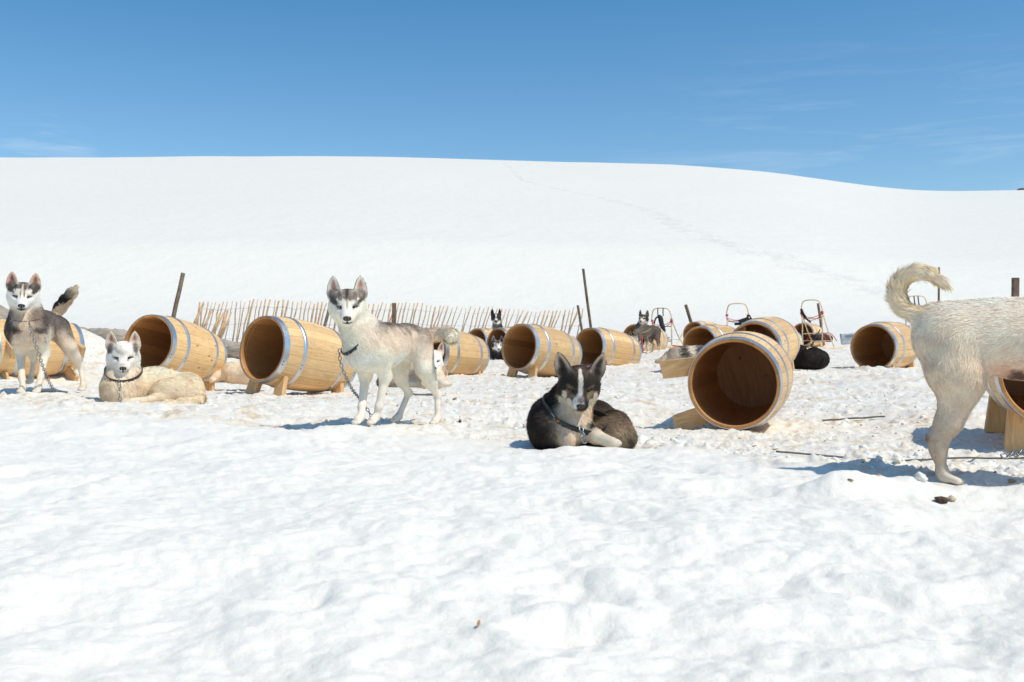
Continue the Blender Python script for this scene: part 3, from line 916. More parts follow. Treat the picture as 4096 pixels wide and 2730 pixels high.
def surface_nets(D, lo, h):
    Sg = D < 0
    n = np.array(D.shape)
    c = np.zeros(n - 1, np.int8)
    for dx in (0, 1):
        for dy in (0, 1):
            for dz in (0, 1):
                c += Sg[dx:n[0] - 1 + dx, dy:n[1] - 1 + dy, dz:n[2] - 1 + dz]
    mix_ = (c > 0) & (c < 8)
    I = np.argwhere(mix_)
    idx = np.full(n - 1, -1, np.int32); idx[mix_] = np.arange(len(I))
    acc = np.zeros((len(I), 3)); cnt = np.zeros(len(I))
    cor = [(0, 0, 0), (1, 0, 0), (0, 1, 0), (1, 1, 0), (0, 0, 1), (1, 0, 1), (0, 1, 1), (1, 1, 1)]
    val = [D[I[:, 0] + o[0], I[:, 1] + o[1], I[:, 2] + o[2]] for o in cor]
    for a in range(8):
        for ax in range(3):
            if cor[a][ax]: continue
            b = a | (1 << ax)
            v0, v1 = val[a], val[b]
            m = (v0 < 0) != (v1 < 0)
            t = v0[m] / (v0[m] - v1[m])
            pt = np.array(cor[a], float)[None] + np.zeros((m.sum(), 3)); pt[:, ax] += t
            acc[m] += pt; cnt[m] += 1
    V = lo + h * (I + acc / cnt[:, None])
    F = []
    for ax in range(3):
        u, v = (ax + 1) % 3, (ax + 2) % 3
        s0 = [slice(None)] * 3; s1 = [slice(None)] * 3
        s0[ax] = slice(0, -1); s1[ax] = slice(1, None)
        A, B = Sg[tuple(s0)], Sg[tuple(s1)]
        E = np.argwhere(A != B)
        E = E[(E[:, u] > 0) & (E[:, v] > 0) & (E[:, u] < n[u] - 1) & (E[:, v] < n[v] - 1)]
        ins = A[E[:, 0], E[:, 1], E[:, 2]]
        def at(du, dv):
            Q = E.copy(); Q[:, u] += du; Q[:, v] += dv
            return idx[Q[:, 0], Q[:, 1], Q[:, 2]]
        q = np.stack([at(-1, -1), at(0, -1), at(0, 0), at(-1, 0)], 1)
        q[~ins] = q[~ins][:, ::-1]
        F.append(q)
    F = np.concatenate(F)
    return V, F[(F >= 0).all(1)]

def vert_normals(V, F):
    n = np.cross(V[F[:, 2]] - V[F[:, 0]], V[F[:, 3]] - V[F[:, 1]])
    N = np.zeros_like(V)
    for j in range(4): np.add.at(N, F[:, j], n)
    return N / np.maximum(1e-12, np.linalg.norm(N, axis=1))[:, None]

def relax(V, F, it=1, lam=.5):
    for _ in range(it):
        A = np.zeros_like(V); c = np.zeros(len(V))
        for j in range(4):
            a, b = F[:, j], F[:, (j + 1) % 4]
            np.add.at(A, a, V[b]); np.add.at(c, a, 1); np.add.at(A, b, V[a]); np.add.at(c, b, 1)
        V = V + lam * (A / c[:, None] - V)
    return V

def coat_material():
    m, n, b, l = mat('dog_coat')
    at = node(n, 'ShaderNodeVertexColor', layer_name='Col')
    l(at.outputs['Color'], b.inputs['Base Color'])
    b.inputs['Roughness'].default_value = 0.7
    b.inputs['Specular IOR Level'].default_value = 0.15
    # light passes through strands and thin ears (share stored in the alpha of the coat colour)
    tr = node(n, 'ShaderNodeBsdfTranslucent'); ms = node(n, 'ShaderNodeMixShader')
    l(at.outputs['Color'], tr.inputs['Color']); l(at.outputs['Alpha'], ms.inputs[0])
    l(b.outputs[0], ms.inputs[1]); l(tr.outputs[0], ms.inputs[2]); l(ms.outputs[0], n.nodes['Material Output'].inputs[0])
    return m
M_COAT = coat_material()
def glossy(name, col, rough, coat=0.5):
    m, n, b, l = mat(name)
    b.inputs['Base Color'].default_value = (*col, 1); b.inputs['Roughness'].default_value = rough
    b.inputs['Coat Weight'].default_value = coat; b.inputs['Coat Roughness'].default_value = 0.08
    return m
M_EYERIM = plain('eye_rim', (0.012, 0.010, 0.010), 0.5)
M_PUPIL = glossy('pupil', (0.008, 0.008, 0.009), 0.1)
M_IRIS_BLUE = glossy('pale_iris', (0.24, 0.29, 0.32), 0.15)
M_IRIS_BROWN = glossy('brown_iris', (0.09, 0.045, 0.02), 0.12)
M_NOSE = None
def nose_material():
    m, n, b, l = mat('dog_nose')
    at = node(n, 'ShaderNodeVertexColor', layer_name='Col'); l(at.outputs['Color'], b.inputs['Base Color'])
    b.inputs['Roughness'].default_value = 0.42
    vo = node(n, 'ShaderNodeTexVoronoi', Scale=420.0)
    tcn = node(n, 'ShaderNodeTexCoord'); l(tcn.outputs['Object'], vo.inputs['Vector'])
    bp = node(n, 'ShaderNodeBump', Strength=0.3, Distance=0.001); l(vo.outputs['Distance'], bp.inputs['Height']); l(bp.outputs[0], b.inputs['Normal'])
    return m
M_NOSE = nose_material()

def fur(B, V, F, N, count, seed, lscale=1.0, wscale=1.0, zmin=-9):
    g = np.random.default_rng(seed)
    A = .5 * np.linalg.norm(np.cross(V[F[:, 2]] - V[F[:, 0]], V[F[:, 3]] - V[F[:, 1]]), axis=1)
    cen = V[F].mean(1)
    C0, FL0, _, DN0 = B.shade(cen)
    pw = A * DN0 * (cen[:, 2] > zmin) * (FL0 > .0015) * np.clip(.02 / np.maximum(FL0, .004), .55, 2.4)
    f = g.choice(len(F), count, p=pw / pw.sum())
    u, v = g.random((2, count))
    Q = V[F[f]]
    P = (Q[:, 0] * ((1 - u) * (1 - v))[:, None] + Q[:, 1] * (u * (1 - v))[:, None] + Q[:, 2] * (u * v)[:, None] + Q[:, 3] * ((1 - u) * v)[:, None])
    Nn = N[F[f]]
    n = (Nn[:, 0] * ((1 - u) * (1 - v))[:, None] + Nn[:, 1] * (u * (1 - v))[:, None] + Nn[:, 2] * (u * v)[:, None] + Nn[:, 3] * ((1 - u) * v)[:, None])
    n /= np.linalg.norm(n, axis=1)[:, None] + 1e-9
    C, FL, FD, _ = B.shade(P)
    ln = FL * lscale * g.uniform(.65, 1.25, count)
    # tufts: neighbours lean the same way
    tw = np.stack([vnoise3(P, 26, 11), vnoise3(P, 26, 12), vnoise3(P, 26, 13)], 1) * .55 + np.stack([vnoise3(P, 70, 14), vnoise3(P, 70, 15), vnoise3(P, 70, 16)], 1) * .35
    d = FD + tw * np.clip(FL / .03, .25, 1)[:, None] + g.normal(0, .16, (count, 3))
    d -= n * (d * n).sum(1)[:, None]
    d /= np.linalg.norm(d, axis=1)[:, None] + 1e-9
    lift = (.075 + .09 * g.random(count) + .18 * np.clip(1 - FL / .014, 0, 1) + (g.random(count) < .13) * g.uniform(.1, .4, count) + .08 * np.clip(FL / .04, 0, 1))[:, None]
    d1 = d + n * lift; d1 /= np.linalg.norm(d1, axis=1)[:, None]
    d2 = d + n * lift * .6 + np.array([0, 0, -.06]); d2 /= np.linalg.norm(d2, axis=1)[:, None]
    wd = np.cross(d1, n); wd /= np.linalg.norm(wd, axis=1)[:, None] + 1e-9
    roll = g.normal(0, .22, count)
    wd = wd * np.cos(roll)[:, None] + n * np.sin(roll)[:, None]
    hw = (.0009 + .024 * np.minimum(ln, .05)) * wscale * g.uniform(.7, 1.2, count)
    root = P - n * .0006
    midp = root + d1 * (ln * .55)[:, None]
    tip = midp + d2 * (ln * .5)[:, None]
    VV = np.stack([root - wd * hw[:, None], root + wd * hw[:, None], midp + wd * (hw * .8)[:, None], midp - wd * (hw * .8)[:, None], tip], 1).reshape(-1, 3)
    b0 = np.arange(count) * 5
    Fq = np.stack([b0, b0 + 1, b0 + 2, b0 + 3], 1); Ft = np.stack([b0 + 3, b0 + 2, b0 + 4], 1)
    jit = np.exp(g.normal(0, 1, count) * np.interp(C.max(1), [.3, .8], [.11, .055]))[:, None]
    lowf = 1 + .10 * vnoise3(P, 40, 21)[:, None]
    lu = C.max(1)
    guard = np.where(g.random(count) < np.interp(lu, [.1, .3, .55, .72, .9], [.08, .20, .13, .03, .0]), np.interp(lu, [.3, .8], [.50, .80]), 1.0)[:, None]     # dark guard hairs among the pale ones
    Cr = np.clip(C * jit * lowf * guard, .003, .95)
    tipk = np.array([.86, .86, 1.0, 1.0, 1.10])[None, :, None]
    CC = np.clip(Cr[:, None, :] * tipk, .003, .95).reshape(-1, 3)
    nn = n + d * .25; nn /= np.linalg.norm(nn, axis=1)[:, None]
    return VV, [Fq, Ft], CC, np.repeat(nn, 5, 0)

def march(B, o, d, tmax=.3):
    """first hit of a ray with the body surface"""
    o = np.array(o, float); d = unit(d); t = 0.0
    for _ in range(120):
        v = B.field((o + d * t)[None])[0]
        if v < .0004: break
        t += max(.0004, v * .7)
        if t > tmax: break
    return o + d * t

# ---------------- a head: returns its frame; forms, ears and face paint come from the palette
def head(B, c, look, pal, roll=0.0, sc=1.0, earlen=.098, earspread=.0, fluff=1.0, earout=0.0, earw=.037):
    X = unit(look); up = np.array([0, 0, 1.0]); up = unit(up - X * np.dot(up, X)); Yv = np.cross(up, X)
    cr_, sr_ = math.cos(R(roll)), math.sin(R(roll))
    Yv, up = Yv * cr_ + up * sr_, up * cr_ - Yv * sr_
    M = np.array([X, Yv, up]); c = np.array(c, float)
    T = lambda x, y, z: c + sc * (np.array([x, y, z]) @ M)
    fr = (c, M, sc)
    base = pal['face']
    back = -X
    def E(x, y, z, r, k=.03, fl=.013, col=base, flow=None):
        B.ell(T(x, y, z), np.array(r) * sc, col, k * sc, fl * sc, back if flow is None else flow, X=M)
    E(-.012, 0, .006, (.086, .081, .060), fl=.011)
    E(.036, 0, .026, (.046, .052, .038), fl=.010)
    for s in (-1, 1):
        E(-.006, s * .047, -.030, (.058, .046 * fluff, .056), .04, .026, flow=unit(back * .6 + M[1] * s * .6 - M[2] * .3))
        E(.062, s * .030, .014, (.020, .021, .014), .016, .007)
        E(.052, s * .036, -.030, (.036, .024, .028), .03, .010)
    E(-.018, 0, -.062, (.062, .058 * fluff, .046), .04, .024, col=pal.get('throat', base))
    B.cone(T(.045, 0, -.026), T(.126, 0, -.044), .049 * sc, .0345 * sc, base, .03 * sc, .007, flow=back)
    B.cone(T(.050, 0, -.002), T(.136, 0, -.025), .027 * sc, .0185 * sc, base, .022 * sc, .005, flow=back)
    for s in (-1, 1):
        E(.118, s * .014, -.047, (.030, .018, .021), .012, .005)
    B.cone(T(.04, 0, -.060), T(.116, 0, -.066), .034 * sc, .0165 * sc, pal.get('chin', base), .02 * sc, .010, flow=back)
    # eye hollows and the line of the mouth
    for s in (-1, 1):
        B.ell(T(.083, s * .042, .001), np.array((.017, .019, .011)) * sc, base, .012 * sc, X=M, neg=True)
    B.ell(T(.128, 0, -.0615), np.array((.040, .034, .0022)) * sc, base, .005 * sc, X=M, neg=True)
    for s in (-1, 1):
        tilt = np.array([-.10, s * (.10 + earout), 1.0])
        hv = tilt @ M
        nv = np.array([.95, s * .32, .05]) @ M
        org = T(-.020, s * (.064 + earspread), .050)
        earc = ear_colour(org, unit(hv), nv, earlen * sc, earw * sc, pal)
        B.ear(org, hv, nv, earlen * sc, earw * sc, .0058 * sc, earc, .014 * sc, .0075 * sc)
        B.ell(T(-.024, s * (.062 + earspread), .042), np.array((.024, .033, .024)) * sc, pal.get('earbase', base), .02 * sc, .012 * sc, back, X=M)
    B.heads.append((fr, pal))
    for (cc, rr, col, soft, nz_, mir, rot) in pal.get('paint', []):
        for s in ((-1, 1) if mir else (1,)):
            B.add_paint(fr, (cc[0], cc[1] * s, cc[2]), rr, col, soft, nz_, rot * s)
    for s in (-1, 1):
        B.add_paint(fr, (.075, s * .041, .0), (.05, .0168, .0082), pal.get('lid', (.05, .04, .036)), .45, 0, s * .22)
    B.add_paint(fr, (.14, 0, -.0605), (.06, .028, .0052), (.035, .028, .026), .5, .0)
    B.add_paint(fr, (.150, 0, -.054), (.03, .0045, .012), (.04, .03, .03), .5, .0)
    return fr

def ear_colour(org, h, nv, H_, W, pal):
    h = unit(h); nv = np.array(nv, float); nv = unit(nv - h * np.dot(nv, h)); wv = np.cross(h, nv)
    inner, rim, back, tuft = [np.array(pal[k]) for k in ('ear_in', 'ear_rim', 'ear_back', 'ear_tuft')]
    def f(P):
        q = P - org
        t = (q @ h) / H_; ww = (q @ wv); n_ = q @ nv
        off = .45 * W * (ww / W) ** 2 - .006
        front = sst(-.002, .002, n_ - off)
        Wt = W * np.clip(1 - np.clip(t, 0, 1) ** 2.2, 0.02, 1) ** .8
        e = np.abs(ww) / Wt
        core = (1 - sst(.15, .68, e + .3 * np.abs(t - .32))) * sst(.95, .55, t)
        cf = tuft * (1 - core)[:, None] + inner * core[:, None]
        edge = np.maximum(sst(.80, 1.0, e), sst(.88, 1.0, t))
        cf = cf * (1 - edge * .7)[:, None] + rim * (edge * .7)[:, None]
        return back * (1 - front)[:, None] + cf * front[:, None]
    return f

def make_nose(B, fr, pal, parent, h=.0014):
    c, M, sc = fr
    nb = Body()
    X = M
    T = lambda x, y, z: c + sc * (np.array([x, y, z]) @ M)
    nc = pal.get('nose', (.022, .017, .016))
    nb.ell(T(.149, 0, -.033), np.array((.0165, .0185, .0145)) * sc, nc, .006, 0, X=M)
    for s in (-1, 1): nb.ell(T(.152, s * .0105, -.037), np.array((.0135, .0105, .0105)) * sc, pal.get('nose_side', nc), .006, 0, X=M)
    nb.cone(T(.158, 0, -.044), T(.153, 0, -.056), .004 * sc, .003 * sc, nc, .006, 0)
    for s in (-1, 1): nb.ell(T(.1655, s * .0085, -.037), np.array((.0055, .0042, .0048)) * sc, (.002, .002, .002), .003, 0, X=M, neg=True)
    V, F = nb.surface(h * sc)
    C, *_ = nb.shade(V)
    for s in (-1, 1):
        q = (V - T(.1645, s * .0088, -.037)) @ M.T / (np.array((.0075, .0050, .0056)) * sc)
        m = 1 - sst(.7, 1.15, np.linalg.norm(q, axis=1)); C = C * (1 - m[:, None]) + .002 * m[:, None]
    return mesh_np('nose', V, [F], M_NOSE, parent, True, cols=C)

def make_eye(B, fr, s, iris, parent, openk=1.0):
    """a lens-shaped eye set in its dark rim"""
    c, M, sc = fr
    p = march(B, c + sc * (np.array([.16, s * .042, .001]) @ M), -M[0])
    ex = unit(M[0] + M[1] * s * .55 + M[2] * .08)          # the way the eye looks out of the skull
    ey = unit(np.cross(M[2], ex)); ez = np.cross(ex, ey)
    tl = .20 * s                                           # outer corner higher
    ey, ez = ey * math.cos(tl) + ez * math.sin(tl), ez * math.cos(tl) - ey * math.sin(tl)
    nr, na = 7, 26
    V = []; rr = np.array([0, .16, .30, .34, .58, .64, 1.0])
    for r in rr:
        for j in range(na):
            a = 2 * math.pi * j / na
            if r <= .58:
                rad = r * .0115
                y, z = rad * math.cos(a), rad * math.sin(a) * .95
                zl = .0058 * openk * (1 - (y / .0145) ** 2)
                z = max(-zl, min(zl, z))
                hgt = .0042 * (1 - (r / 1.05) ** 2)
            else:
                k = (r - .58) / .42
                y = (.58 * .0115 * (1 - k) + .0142 * k) * math.cos(a)
                zz = .0062 * openk + .0022
                z0 = .58 * .0115 * .95 * math.sin(a); zl = .0058 * openk * (1 - (y / .0145) ** 2); z0 = max(-zl, min(zl, z0))
                z1 = zz * math.sin(a) * (abs(math.sin(a)) ** .25)
                z = z0 * (1 - k) + z1 * k
                hgt = .0032 - .0042 * k
            V.append(p + sc * (ex * hgt + ey * y + ez * z))
    idx = np.arange(nr * na).reshape(nr, na); nx = np.roll(idx, -1, 1)
    F = np.stack([idx[:-1], nx[:-1], nx[1:], idx[1:]], -1)
    mi = np.repeat(np.array([0, 0, 1, 1, 2, 2]), na)
    return mesh_np('eye', np.array(V), [F.reshape(-1, 4)], None, parent, True, mats=[M_PUPIL, iris, M_EYERIM], midx=mi)

def band(B, c, axis, r0, width, thick, name, mt, parent, gap=.004, a0=0, a1=2 * math.pi, n=56, offs=None):
    """a strap that follows the neck; axis points towards the head"""
    axis = unit(axis); u = unit(np.cross(axis, [0.3, 1, .1])); v = np.cross(axis, u)
    V = []; ring = []
    for j in range(n):
        a = a0 + (a1 - a0) * j / n
        d = u * math.cos(a) + v * math.sin(a)
        # from outside in
        p = march(B, np.array(c) + d * (r0 + .13), -d, r0 + .13)
        r = min(np.linalg.norm(p - c), r0 + .12)
        ring.append(r)
    ring = np.array(ring)
    ring = np.minimum(ring, np.median(ring) * 1.18)
    for _ in range(4): ring = (np.roll(ring, 1) + 2 * ring + np.roll(ring, -1)) / 4
    for j in range(n):
        a = a0 + (a1 - a0) * j / n
        d = u * math.cos(a) + v * math.sin(a)
        r = ring[j] + gap
        for (dr, dz) in ((0, -.5), (thick, -.5), (thick, .5), (0, .5)):
            V.append(np.array(c) + d * (r + dr) + axis * dz * width)
    idx = np.arange(n * 4).reshape(n, 4); nx = np.roll(idx, -1, 0)
    F = []
    for k in range(4):
        F.append(np.stack([idx[:, k], nx[:, k], nx[:, (k + 1) % 4], idx[:, (k + 1) % 4]], 1))
    o = mesh_np(name, np.array(V), [np.concatenate(F)], mt, parent, False)
    return o, (u, v, ring + gap + thick)

DOGS = {}
def finish_dog(key, B, loc, rotz, label, h, nfur, iris=(None, None), seed=1, group=None, lscale=1.0, wscale=1.0, eyes=True, nose=True, openk=1.0, noseh=.0014):
    root = empty('sled_dog', loc)
    root.rotation_euler = (0, 0, rotz)
    tag(root, label, 'dog', group)
    V, F = B.surface(h)
    V = relax(V, F, 2, .45)
    N = vert_normals(V, F)
    C, FL, FD, DN = B.shade(V)
    C = C * (1 - .08 * sst(.008, .022, FL))[:, None] * (1 + .10 * vnoise3(V, 60, 5)[:, None])     # shade among the strands put into the body colour where fur is long
    mesh_np('body', V, [F], M_COAT, root, True, cols=np.clip(C, .003, 1), alpha=.30 * B.ear_w)
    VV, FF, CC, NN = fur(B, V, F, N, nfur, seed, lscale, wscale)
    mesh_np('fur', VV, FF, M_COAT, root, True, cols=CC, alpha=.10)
    for fr, pal in B.heads:
        if nose: make_nose(B, fr, pal, root, noseh)
        if eyes:
            for i, s in enumerate((1, -1)):
                ir = iris[i] or M_IRIS_BROWN
                ok = openk[i] if isinstance(openk, (tuple, list)) else openk
                make_eye(B, fr, s, ir, root, ok)
    DOGS[key] = (root, B)
    return root

def lm(a):
    """dog frame (forward, left, up) -> view frame (right, away, up); a = turn to the left of facing the viewer"""
    s_, c_ = math.sin(R(a)), math.cos(R(a))
    return lambda x, y, z: np.array([-s_ * x + c_ * y, -c_ * x - s_ * y, z])

def grad(stops, nz_=.02, axis=2, seed=0, s=18):
    zs = np.array([a for a, _ in stops]); cs = np.array([c for _, c in stops], float)
    def f(P):
        z = P[:, axis] + nz_ * vnoise3(P, s, seed) + nz_ * .5 * vnoise3(P, s * 3.1, seed + 1)
        return np.stack([np.interp(z, zs, cs[:, i]) for i in range(3)], 1)
    return f

def leg_fore(B, T, S_, F_, col, k=1.0, fl=.007):
    S_ = np.array(S_, float); F_ = np.array(F_, float)
    E_ = S_ + np.array([-.075, .006 * np.sign(S_[1]), -.135]); E_[1] = S_[1] * .7 + F_[1] * .3 + .012 * np.sign(S_[1])
    Wr = E_ * .38 + (F_ + np.array([-.02, 0, 0])) * .62; Wr[0] += .012
    P_ = F_ + np.array([-.012, 0, .042])
    toe = F_ + np.array([.040, 0, .020])
    B.cone(T(*S_), T(*E_), .052 * k, .031 * k, col, .05, .016)
    B.cone(T(*E_), T(*Wr), .0275 * k, .0185 * k, col, .03, fl)
    B.cone(T(*Wr), T(*P_), .0185 * k, .0175 * k, col, .02, fl)
    paw(B, T, P_, toe, col, k)
def paw(B, T, P_, toe, col, k):
    d = toe - P_
    B.cone(T(*P_), T(*(P_ + d * .6)), .0185 * k, .021 * k, col, .02, .008)
    for i, yy in enumerate((-.0175, -.006, .006, .0175)):
        ln = 1.0 if i in (1, 2) else .80
        a = P_ + d * .5 + np.array([0, yy * .75, -.004]); b = P_ + d * ln + np.array([.006, yy, -.006])
        B.cone(T(*a), T(*b), .0105 * k, .0100 * k, col, .006, .004)
def leg_hind(B, T, Hp, F_, col, k=1.0, knee_f=.10, hock_b=.085, hz=.165, thigh=None, fl=.007):
    Hp = np.array(Hp, float); F_ = np.array(F_, float)
    Hk = F_ + np.array([-hock_b, 0, hz]); Hk[1] = F_[1] * .85 + Hp[1] * .15
    Kn = Hp * .45 + Hk * .55 + np.array([knee_f, 0, .02]); Kn[1] = Hp[1] * .5 + F_[1] * .5 + .012 * np.sign(Hp[1])
    P_ = F_ + np.array([-.02, 0, .038]); toe = F_ + np.array([.035, 0, .019])
    th = thigh or col
    B.cone(T(*Hp), T(*Kn), .078 * k, .047 * k, th, .05, .024, sq=None)
    B.cone(T(*(Hp + np.array([-.045, 0, -.02]))), T(*(Kn * .5 + Hk * .5)), .056 * k, .030 * k, th, .05, .022)
    B.cone(T(*Kn), T(*Hk), .039 * k, .0185 * k, col, .035, .010)
    B.cone(T(*Hk), T(*P_), .0172 * k, .0165 * k, col, .018, fl)
    B.ell(T(*(Hk + np.array([-.008, 0, .004]))), (.0165 * k,) * 3, col, .02, .006, flow=(0, 0, -1))
    paw(B, T, P_, toe, col, k)

def stand_body(B, T, pal, neck_to, z=0.0, chest_w=.098, thin=1.0):
    """trunk of a standing dog in dog frame; neck_to = view-frame point at the back of the skull"""
    bc = pal['trunk']; ch = pal['chest']
    back = T(-1, 0, -.35); up = np.array([0, 0, 1.0])
    side = unit(T(0, 1, 0))
    w_ = chest_w
    for s in (-1, 1):
        B.cone(T(.17, s * .028, .435 + z), T(-.02, s * .034, .435 + z), .098 * thin, .088 * thin, bc, .06, .027, flow=back)
        B.cone(T(.20, s * .040, .43 + z), T(.185, s * .05, .50 + z), .062, .05, bc, .06, .026, flow=back)
    B.cone(T(.205, 0, .40 + z), T(.04, 0, .385 + z), .095 * thin, .080 * thin, bc, .06, .025, flow=back)
    B.cone(T(.17, 0, .505 + z), T(-.20, 0, .480 + z), .060, .052, bc, .06, .028, flow=back)
    B.cone(T(-.02, 0, .452 + z), T(-.19, 0, .474 + z), .086 * thin, .068 * thin, bc, .06, .026, flow=back)
    B.cone(T(-.20, 0, .460 + z), T(-.270, 0, .430 + z), .083 * thin, .068 * thin, bc, .06, .028, flow=back)
    # fore-chest
    B.ell(T(.232, 0, .430 + z), (.055, .066, .085), ch, .06, .026, flow=T(.0, 0, -1), X=np.array([unit(T(1, 0, 0)), unit(T(0, 1, 0)), [0, 0, 1.0]]))
    a = T(.205, 0, .485 + z); b = np.array(neck_to, float)
    m_ = a * .5 + b * .5
    fl = a - b
    B.cone(a, m_, .088, .073, pal['neck'], .06, .026, flow=fl); B.cone(m_, b, .073, .070, pal['neck'], .05, .024, flow=fl)
    a2 = T(.235, 0, .455 + z)
    B.cone(a2, m_ + (a2 - a) * .55, .058, .060, pal.get('bib', ch), .06, .028, flow=fl)
    return a, b
# ------------------------------------------------------------------ the pack
class VF:
    """view frame of a dog: x right, y away from the viewer, z up, origin on the ground under photograph point (x, y) at depth Y"""
    def __init__(s, x, y, Y):
        s.o = S(x, y, Y); s.az = azim(s.o); s.D = math.hypot(s.o.x, s.o.y)
    def __call__(s, x, y, n=0.0):
        ux = (x / 4 - 512) / 1000
        t = (s.D + n) / (ux * math.sin(s.az) + math.cos(s.az))
        e = t * (ux * math.cos(s.az) - math.sin(s.az))
        return np.array([e, n, CAMZ + (341 - y / 4) / 1000 * t - s.o.z])

WHITE = (.80, .72, .595); CREAM = (.70, .575, .42); CREAM2 = (.60, .49, .36); GREY = (.19, .165, .145); BEIGE = (.50, .41, .32)
DARK = (.030, .023, .019); DBROWN = (.115, .085, .065); PINK = (.40, .21, .17)

def zoomed(x0, y0, k):
    return lambda G: (lambda x, y, n=0.0: G(x0 + x / k, y0 + y / k, n))

def head_eye(eye, look):
    return np.array(eye) - unit(look) * .066

def dog_grey():
    G = VF(1546, 1704, 5.43); T = lm(33); inv = np.array([T(1, 0, 0), T(0, 1, 0), [0, 0, 1.0]]).T
    top = grad([(.26, WHITE), (.37, (.72, .67, .60)), (.43, (.62, .52, .41)), (.50, (.50, .405, .31)), (.54, (.24, .195, .16)), (.57, (.13, .108, .093))], .03)
    legc = grad([(.0, (.66, .58, .49)), (.10, (.70, .64, .56)), (.25, WHITE)], .02)
    pal = dict(face=WHITE, throat=WHITE, chin=WHITE, trunk=top, chest=WHITE, bib=WHITE,
               neck=grad([(.52, (.56, .48, .39)), (.60, (.66, .60, .52)), (.68, (.42, .35, .29))], .03),
               ear_in=(.52, .27, .21), ear_rim=(.12, .10, .085), ear_back=(.34, .28, .23), ear_tuft=(.88, .80, .69), earbase=(.34, .28, .23),
               nose=(.075, .042, .035), nose_side=(.028, .02, .018), lid=(.07, .055, .05),
               paint=[((-.03, 0, .066), (.15, .15, .058), (.19, .155, .13), .24, .5, False, 0),
                      ((.06, .026, .012), (.06, .022, .021), (.72, .67, .60), .30, .35, True, .25),
                      ((.06, .054, .002), (.05, .020, .012), (.72, .66, .58), .35, .3, True, .3),
                      ((.03, .068, .024), (.08, .032, .014), (.085, .07, .06), .5, .5, True, .30),
                      ((.02, .048, .074), (.06, .026, .010), (.07, .055, .05), .5, .4, True, .9),
                      ((.04, 0, .066), (.08, .0085, .036), (.055, .045, .042), .4, .3, False, 0),
                      ((.08, 0, .016), (.05, .0048, .030), (.30, .26, .235), .5, .2, False, 0),
                      ((.11, 0, -.015), (.05, .022, .014), (.80, .79, .78), .4, .1, False, 0)])
    B = Body()
    look = unit((.02, -.94, -.33))
    hc = head_eye(G(1389, 1226, -.30), look)
    stand_body(B, T, pal, hc + np.array([.0, .055, -.035]), thin=.95)
    head(B, hc, look, pal, roll=1.5, earlen=.086, fluff=1.05)
    zf = lambda x, y, dz=0: np.array([x, y, dz])
    leg_fore(B, T, (.185, .066, .41), G(1499, 1702, -.14) @ inv, legc); leg_fore(B, T, (.185, -.066, .41), G(1438, 1702, -.20) @ inv, legc)
    leg_hind(B, T, (-.245, .048, .455), G(1744, 1702, .20) @ inv, legc, hock_b=.035, knee_f=.075, thigh=grad([(.2, WHITE), (.33, (.68, .62, .54)), (.42, (.60, .52, .43)), (.50, (.40, .33, .27))], .03))
    leg_hind(B, T, (-.245, -.062, .455), G(1588, 1692, .28) @ inv, legc, hock_b=.115, thigh=grad([(.2, WHITE), (.35, WHITE), (.45, (.6, .52, .43))], .03))
    # tail carried level to the right, white tip curling towards the viewer
    tp = [G(1650, 1348, .26), G(1695, 1340, .27), G(1742, 1338, .25), G(1782, 1336, .19), G(1802, 1344, .13), G(1806, 1352, .08)]
    tcol = grad([(.50, (.68, .58, .46)), (.53, (.54, .44, .34)), (.555, (.22, .175, .15))], .03)
    B.chain(tp[:4], [.028, .030, .033, .035], tcol, .03, .036)
    B.chain(tp[3:], [.035, .036, .020], (.84, .75, .63), .03, .060)
    # shoulder shading of the coat: paler stripe behind the shoulder, grey saddle on the chest
    B.add_paint(None, G(1400, 1420, -.30), (.035, .05, .022), (.50, .46, .42), .6, .6)
    B.add_paint(None, G(1372, 1438, -.30), (.03, .05, .03), (.50, .45, .41), .7, .6)
    B.add_paint(None, G(1444, 1318, -.18), (.012, .08, .045), (.40, .33, .26), .6, .5)
    r = finish_dog('grey', B, G.o, -G.az, 'standing grey and white husky with pale eyes and level plumed tail', .0042, 130000, (M_IRIS_BLUE, M_IRIS_BLUE), 11, openk=1.0, lscale=.68)
    return G

